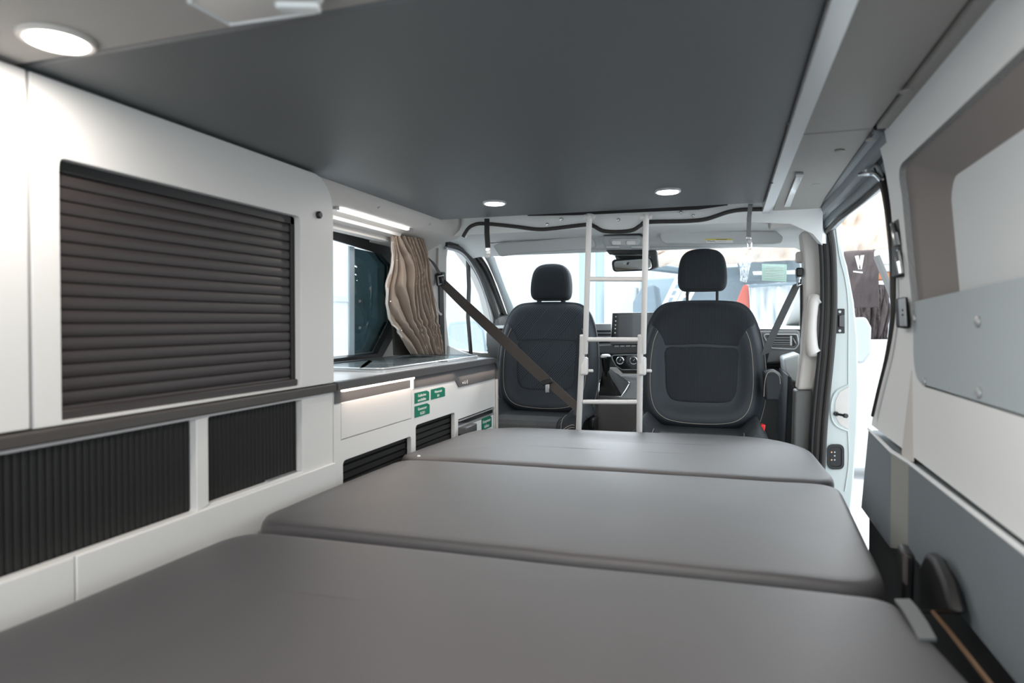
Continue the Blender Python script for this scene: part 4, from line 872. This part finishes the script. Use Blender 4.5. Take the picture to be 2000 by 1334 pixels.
for x, y in ((1211.5, 704), (1238, 704)):
    p = at(x, y, Y=3.512)
    kn = MB().lathe([(.021, .0), (.021, .010), (.018, .013), (.015, .011), (0, .011)], p, (0, -1, .05), 24).build('climate_knob', 'chrome', cp)
    MB().lathe([(.0155, .0105), (.0155, .0135), (0, .0135)], p, (0, -1, .05), 20).build('knob_face', 'black', kn)
    MB().cbox(p + Vector((.003, -.0142, .004)), (.002, .001, .014), Matrix.Rotation(.6, 3, 'Y')).build('knob_mark', 'paper', kn)
slab2([(1188, 734), (1262, 733), (1262, 746), (1190, 748)], 3.48, .06, 'lower_shelf', 'silver', db, .003)
slab2([(1190, 718), (1205, 718), (1215, 730), (1262, 731), (1262, 735), (1190, 736)], 3.51, .04, 'lower_trim', 'trim', db, .003)
# screen
sc_ = thing('touch_screen', 'black landscape screen with a column of five white buttons', 'screen', at(1240, 640, Y=3.5))
slab2([(1196, 611), (1286, 610), (1288, 667), (1193, 668)], 3.50, .025, 'casing', 'blackg', sc_, .004)
slab2([(1209, 616), (1274, 615.5), (1275, 660), (1207.5, 660)], 3.4985, .003, 'display', 'screen', sc_, .0005)
for v in (618.5, 627, 635, 642, 650): MB().lathe([(.0038, 0), (.0038, .001), (0, .001)], at(1203 - (v - 618) * .05, v, Y=3.4995), (0, -1, 0), 12).build('side_button', 'paper', sc_)
slab2([(1192, 667), (1230, 669), (1290, 668), (1290, 672), (1192, 673)], 3.50, .06, 'mount', 'dash', sc_, .002)
# right vent
vt = MB().prism([at(p.x, p.y, Y=3.55) for p in roundpoly([(1483, 646), (1562, 645), (1562, 706), (1490, 712)], 6)], (0, .1, 0)).build('side_fascia', 'dash', db, bev=.012)
MB().tube([at(p.x, p.y, Y=3.545) for p in roundpoly([(1490, 653), (1557, 653), (1560, 672), (1553, 682), (1508, 680), (1500, 672)], 5)], .003, 6, closed=True).build('vent_rim', 'silver', vt)
MB().prism([at(p.x, p.y, Y=3.547) for p in roundpoly([(1496, 655), (1554, 655), (1556, 670), (1551, 676), (1510, 676)], 4)], (0, .01, 0)).build('vent_opening', 'black', vt)
for v in (659, 664, 669, 673): MB().prism(pxY([(1502, v), (1543, v), (1543, v + 1.6), (1502, v + 1.6)], 3.544), (0, .004, .003)).build('vent_louvre', 'dash', vt)
slab2([(1543, 656), (1547, 656), (1547, 675), (1543, 675)], 3.542, .004, 'vent_divider', 'silver', vt, .0005)
for k in range(3): MB().tube(pxY([(1549 + k * 2, 660 + k * 3), (1553 + k, 670 + k * 1)], 3.543), .0015, 5).build('vent_fin', 'silver', vt)
MB().box((-.04, 3.62, -.62), (.38, 3.80, -.24)).build('glovebox', 'dash', db, bev=.01)
# gear lever and floor console
gc = thing('gear_console', 'dark floor console carrying the gear lever with its leather boot', 'gear lever', at(1200, 800, Y=3.2))
MB().loft([[at(u, v, Y=3.22) for u, v in [(1166, 780), (1240, 780), (1262, 790), (1262, 880), (1160, 880)]], [at(u, v, Y=3.38) for u, v in [(1170, 741), (1240, 742), (1262, 750), (1262, 850), (1160, 850)]], [at(u, v, Y=3.62) for u, v in [(1176, 735), (1246, 732), (1262, 745), (1262, 830), (1165, 830)]]]).build('console', 'dash', gc, bev=.01)
fr_ = [at(u, v, Y=yy) for u, v, yy in [(1169, 774, 3.24), (1171, 750, 3.30), (1180, 738, 3.36), (1216, 741, 3.36), (1230, 748, 3.33), (1222, 762, 3.28), (1213, 775, 3.24)]]
MB().tube(fr_, .0045, 8, closed=True).build('boot_frame', 'chrome', gc)
cf_ = sum(fr_, Vector()) / 7; kt = at(1185, 722, Y=3.24)
rg = []
frd = []
for i in range(7):
    for k in range(4): frd.append(fr_[i].lerp(fr_[(i + 1) % 7], k / 4))
for s in (0, .15, .35, .55, .75, .9, 1):
    c = cf_.lerp(kt, s); k = 1 - s * .78; rg.append([c + (p - cf_) * k * (1 + .10 * math.sin(i * 1.9 + s * 9) * math.sin(math.pi * s)) for i, p in enumerate(frd)])
MB().loft(rg).build('boot', 'black', gc, sharp=60)
MB().lathe([(.012, -.04), (.018, 0), (.021, .02), (.024, .045), (.027, .055), (.026, .062)], at(1184, 720, Y=3.24), (-.02, 0, 1), 18).build('knob_grip', 'blackg', gc)
MB().lathe([(.026, 0), (.0265, .006), (.020, .014), (0, .017)], at(1183, 698, Y=3.24), (-.02, -.1, 1), 18).build('knob_cap', 'paper', gc)
# passenger door lining at the far right
pd = thing('cab_door', 'black lining of the right cab door glimpsed beside the seat', 'door lining', (.38, 3.2, VF))
MB().prism([at(u, v, Y=3.0) for u, v in [(1539, 732), (1546, 738), (1552, 760), (1553, 880), (1532, 880), (1536, 800)]], (0, .5, 0)).build('lining', 'cloth', pd, bev=.01)
MB().prism([at(u, v, Y=3.3) for u, v in [(1530, 700), (1562, 690), (1562, 750), (1545, 745), (1534, 728)]], (0, .3, 0)).build('upper_lining', 'visor', pd, bev=.01)
# paper on the windscreen
pp = MB().prism(pxY([(1488, 515), (1537, 516.5), (1536, 550), (1488, 548)], 3.42), (0, .0012, -.0005)).build('windscreen_notice', 'mint')
tag(pp, 'pale green printed notice stuck inside the windscreen, right side', 'notice')
for k in range(8): MB().tube(pxY([(1494, 520 + k * 3.2), (1531, 521 + k * 3.2)], 3.4185), .0011, 4).build('print_line', 'paper', pp)
# ================================================================== OUTSIDE MIRRORS
def carmirror(px, Y, label, col, foot):
    t = thing('door_mirror', label, 'mirror', at(px[0][0], px[0][1], Y=Y), 'door mirrors')
    Rr = lambda d, yy: [at(p.x, p.y, Y=yy) for p in roundpoly(px, 10, d)]
    MB().loft([Rr(9, Y + .09), Rr(2, Y + .06), Rr(-1, Y + .02), Rr(-2, Y - .005), Rr(2, Y - .01)]).build('housing', col, t, sharp=60)
    MB().loft([Rr(2.5, Y - .008), Rr(2.5, Y - .012)]).build('mirror_glass', 'mirror2', t)
    MB().cbox(foot, (.12, .06, .05)).build('arm', 'black', t, bev=.01)
carmirror([(1664, 622), (1690, 621), (1700, 640), (1698, 690), (1686, 708), (1664, 708)], 3.75, 'outside mirror beyond the door jamb, glass facing back', 'silver', at(1660, 690, Y=3.78))
carmirror([(877, 632), (930, 628), (944, 645), (950, 690), (940, 720), (880, 715)], 4.0, 'pale outside mirror seen through the left cab window', 'steelblue', at(952, 690, Y=4.03))
# ================================================================== THE HALL BEYOND
def hp_(px, Y, d, nm, m, lab, cat, group=None, bev=.02):
    o = MB().prism(pxY(px, Y), (0, d, 0)).build(nm, m, bev=bev); return tag(o, lab, cat, group)
def wrinkled(px4, Y, nm, m, amp, sx, sy, lab, cat, nu=60, nv=40, depth=.25, par=None, seed=0):
    """cloth hung between four corner pixels at distance Y, with drape and thickness"""
    a, b2, c, d = [at(u, v, Y=Y) for u, v in px4]
    def fn(u, v):
        p = a.lerp(b2, u).lerp(d.lerp(c, u), v)
        n = noise.noise(Vector((u * sx + v * 1.5, v * sy + seed, seed))) + .5 * noise.noise(Vector((u * sx * 3 + v * 4, v * sy * 2, seed)))
        return p + Vector((0, -amp * n - depth * math.sin(math.pi * v) * .4, 0))
    o = MB().grid(fn, nu, nv).build(nm, m, par, sharp=80, solid=.01)
    if not par: tag(o, lab, cat)
    return o
wrinkled([(1285, 470), (1625, 350), (1635, 505), (1285, 520)], 8.2, 'canvas_awning', 'canvas', .16, 9, 3, 'beige canvas awning seen through the windscreen, creased and slack', 'awning')
wrinkled([(1610, 300), (1800, 250), (1800, 480), (1650, 494)], 7.6, 'canvas_awning', 'canvas', .16, 4, 5, 'beige canvas tent flap seen through the open side door', 'awning', seed=4)
dk = wrinkled([(1648, 492), (1712, 488), (1716, 600), (1662, 602)], 7.3, 'tent_pouch', 'darkfab', .03, 3, 3, 'dark brown tent pouch with a white printed mark', 'pouch', 24, 24, .1, seed=2)
lgY = 7.15
for px in ([(1670, 500), (1677, 499), (1681, 524), (1677, 526)], [(1681, 499), (1688, 498), (1683, 526), (1678, 524)]):
    MB().prism(pxY(px, lgY), (0, .01, 0)).build('printed_mark', 'paper', dk)
MB().prism(pxY([(1667, 529), (1685, 531), (1685, 533.5), (1667, 531.5)], lgY), (0, .01, 0)).build('printed_line', 'paper', dk)
wrinkled([(1660, 560), (1734, 556), (1732, 664), (1676, 664)], 7.7, 'fabric_wall', 'darkfab', .08, 8, 2, 'dark brown gathered tent wall hanging below the pouch', 'tent wall', seed=6)
for i, (v, h, m, lab) in enumerate(((496, 20, 'paper', 'white storage box at the top of the display rack'), (517, 14, 'sheet', 'pale grey storage box second from the top of the rack'), (532.5, 14, 'orange', 'rust-orange box in the middle of the display rack'), (548, 24, 'paper', 'white and red striped box at the bottom of the rack'))):
    hp_([(1709, v), (1760, v - 2), (1760, v + h), (1709, v + h)], 8.2, .4, 'storage_box', m, lab, 'box', 'boxes on the display rack')
hp_([(1709, 573), (1760, 573), (1760, 916), (1709, 911)], 8.2, .4, 'display_stand', 'sheet', 'pale grey stand under the stacked boxes, mostly hidden by the dark tent wall', 'stand')
o = MB().tube(pxY([(1712, 500), (1745, 582), (1760, 620)], 6.9), .03, 8).build('gas_strut', 'dash'); tag(o, 'dark slanting strut of the tent outside the open door', 'strut')
tf = thing('tent_support', 'slim frame behind the beige tent flap carrying pouch and tent wall', 'frame', at(1790, 860, Y=7.85))
MB().tube([Vector((at(1812, 600, Y=8.05).x, 8.05, -1.62)), at(1812, 230, Y=8.05)], .03, 10).build('post', 'visor', tf)
MB().tube([at(1648, 488, Y=7.7), at(1812, 470, Y=8.05)], .025, 10).build('cross_bar', 'visor', tf)
MB().tube([at(1712, 500, Y=6.9), at(1712, 484, Y=7.72)], .02, 8).build('hinge', 'visor', tf)
hp_([(1600, 664), (1800, 664), (1800, 915), (1600, 915)], 7.4, .5, 'counter', 'hallwall', 'long white counter outside the open sliding door', 'counter')
# in front of the windscreen
hp_([(1340, 525), (1462, 520), (1450, 600), (1445, 868), (1325, 868), (1335, 600)], 8.6, .8, 'tent_cover', 'bluegrey', 'large blue-grey cover behind the right headrest, seen through the windscreen', 'cover')
hp_([(1440, 504), (1580, 500), (1580, 548), (1452, 552), (1446, 530)], 8.5, .5, 'tent_roof', 'bluegrey', 'blue-grey tent roof edge below the beige canvas', 'tent roof')
hp_([(1470, 530), (1575, 527), (1575, 535), (1472, 537)], 8.3, .05, 'tent_pole', 'paper', 'horizontal white pole under the blue-grey tent roof', 'pole', None, .005)
MB().tube([Vector((at(1574, 530, Y=8.33).x, 8.33, -1.62)), at(1574, 528, Y=8.33)], .03, 8).build('pole_leg', 'paper', bpy.data.objects['tent_pole'])
wrinkled([(1444, 515), (1466, 512), (1458, 552), (1446, 548)], 8.0, 'plastic_wrap', 'sheet', .08, 4, 6, 'crumpled clear plastic wrap tied to the tent corner', 'plastic wrap', 16, 16)
hp_([(1452, 556), (1462, 556), (1466, 610), (1466, 889), (1425, 892), (1430, 610)], 8.2, .2, 'pennant', 'redf', 'red fabric wedge between tent cover and plastic sheet', 'pennant')
wrinkled([(1462, 556), (1580, 550), (1580, 899), (1490, 893)], 8.1, 'plastic_sheet', 'sheet', .12, 5, 4, 'large pale plastic sheet hanging right of the red wedge', 'plastic sheet', seed=9)
hp_([(1462, 556), (1580, 550), (1580, 555), (1463, 561)], 8.0, .05, 'sheet_rail', 'bluegrey', 'grey rail along the top of the plastic sheet', 'rail', None, .005)
hp_([(1192, 560), (1240, 558), (1236, 856), (1190, 848)], 9.7, .5, 'display_cabinet', 'hallwall', 'white display cabinet just left of the screen, beyond the windscreen', 'cabinet')
hp_([(1252, 562), (1278, 556), (1284, 600), (1262, 640), (1262, 860), (1230, 860), (1236, 590)], 8.8, .7, 'machine_housing', 'darkblue', 'dark blue slanted machine housing seen between ladder and seat', 'machine')
hp_([(1215, 505), (1345, 525), (1345, 535), (1215, 520)], 8.9, .3, 'roof_rack', 'bluegrey', 'slim grey roof rack below the canvas, left of the headrest', 'rack')
hp_([(1250, 545), (1345, 540), (1345, 860), (1250, 860)], 9.9, .3, 'display_wall', 'steelblue', 'pale blue-grey display wall behind the leaning ladders', 'display wall')
for k, (x0, x1) in enumerate(((1275, 1322), (1300, 1350))):
    t = thing('display_ladder', ('leaning white display ladder nearer the dark blue housing', 'leaning white display ladder nearer the right headrest')[k], 'ladder', at(x0, 640, Y=8.2), 'display ladders beyond the windscreen')
    for dx in (0, 16): MB().tube([Vector((at(x0 + dx, 640, Y=8.2).x - .1, 8.05, -1.61)), at(x0 + dx, 640, Y=8.2), at(x1 + dx, 545, Y=8.4)], .025, 6).build('rail', 'paper', t)
    for j in range(7):
        a = at(x0, 640, Y=8.2).lerp(at(x1, 545, Y=8.4), .08 + j * .14); b2 = at(x0 + 16, 640, Y=8.2).lerp(at(x1 + 16, 545, Y=8.4), .08 + j * .14)
        MB().tube([a, b2], .018, 6).build('rung', 'alu', t)
for i, (x0, x1, m, lab) in enumerate(((1131, 1150, 'steelblue', 'blue-grey pillar left of the ladder, beyond the windscreen'), (1163, 1180, 'steelblue', 'blue-grey pillar between the ladder rails'), (976, 984, 'visor', 'thin pale grey post behind the left headrest'), (1200, 1206, 'visor', 'thin pale post to the left of the mirror'))):
    t_ = at((x0 + x1) / 2, 600, Y=10); wq = abs(at(x1, 600, Y=10).x - at(x0, 600, Y=10).x) / 2
    o = MB().lathe([(wq, -1.62 - t_.z), (wq, 3.0 - t_.z)], (t_.x, 10, t_.z), (0, 0, 1), 20).build('pillar', m); tag(o, lab, 'pillar', 'posts in the hall')
# joint strips of the hall wall panels
for x in (-6.2, -5, -3.8, -2.6, -1.4, -.2): MB().box((x, 12.97, -1.62), (x + .03, 13, 3.2)).build('trim_40', 'visor', kind='structure')
for y in (3.5, 5, 6.5, 8, 9.5, 11): MB().box((-7, y, -1.62), (-6.97, y + .04, 3.2)).build('trim_41', 'visor', kind='structure')
MB().box((-7, -5, .38), (-6.96, 13, .48)).build('trim_42', 'visor', kind='structure')
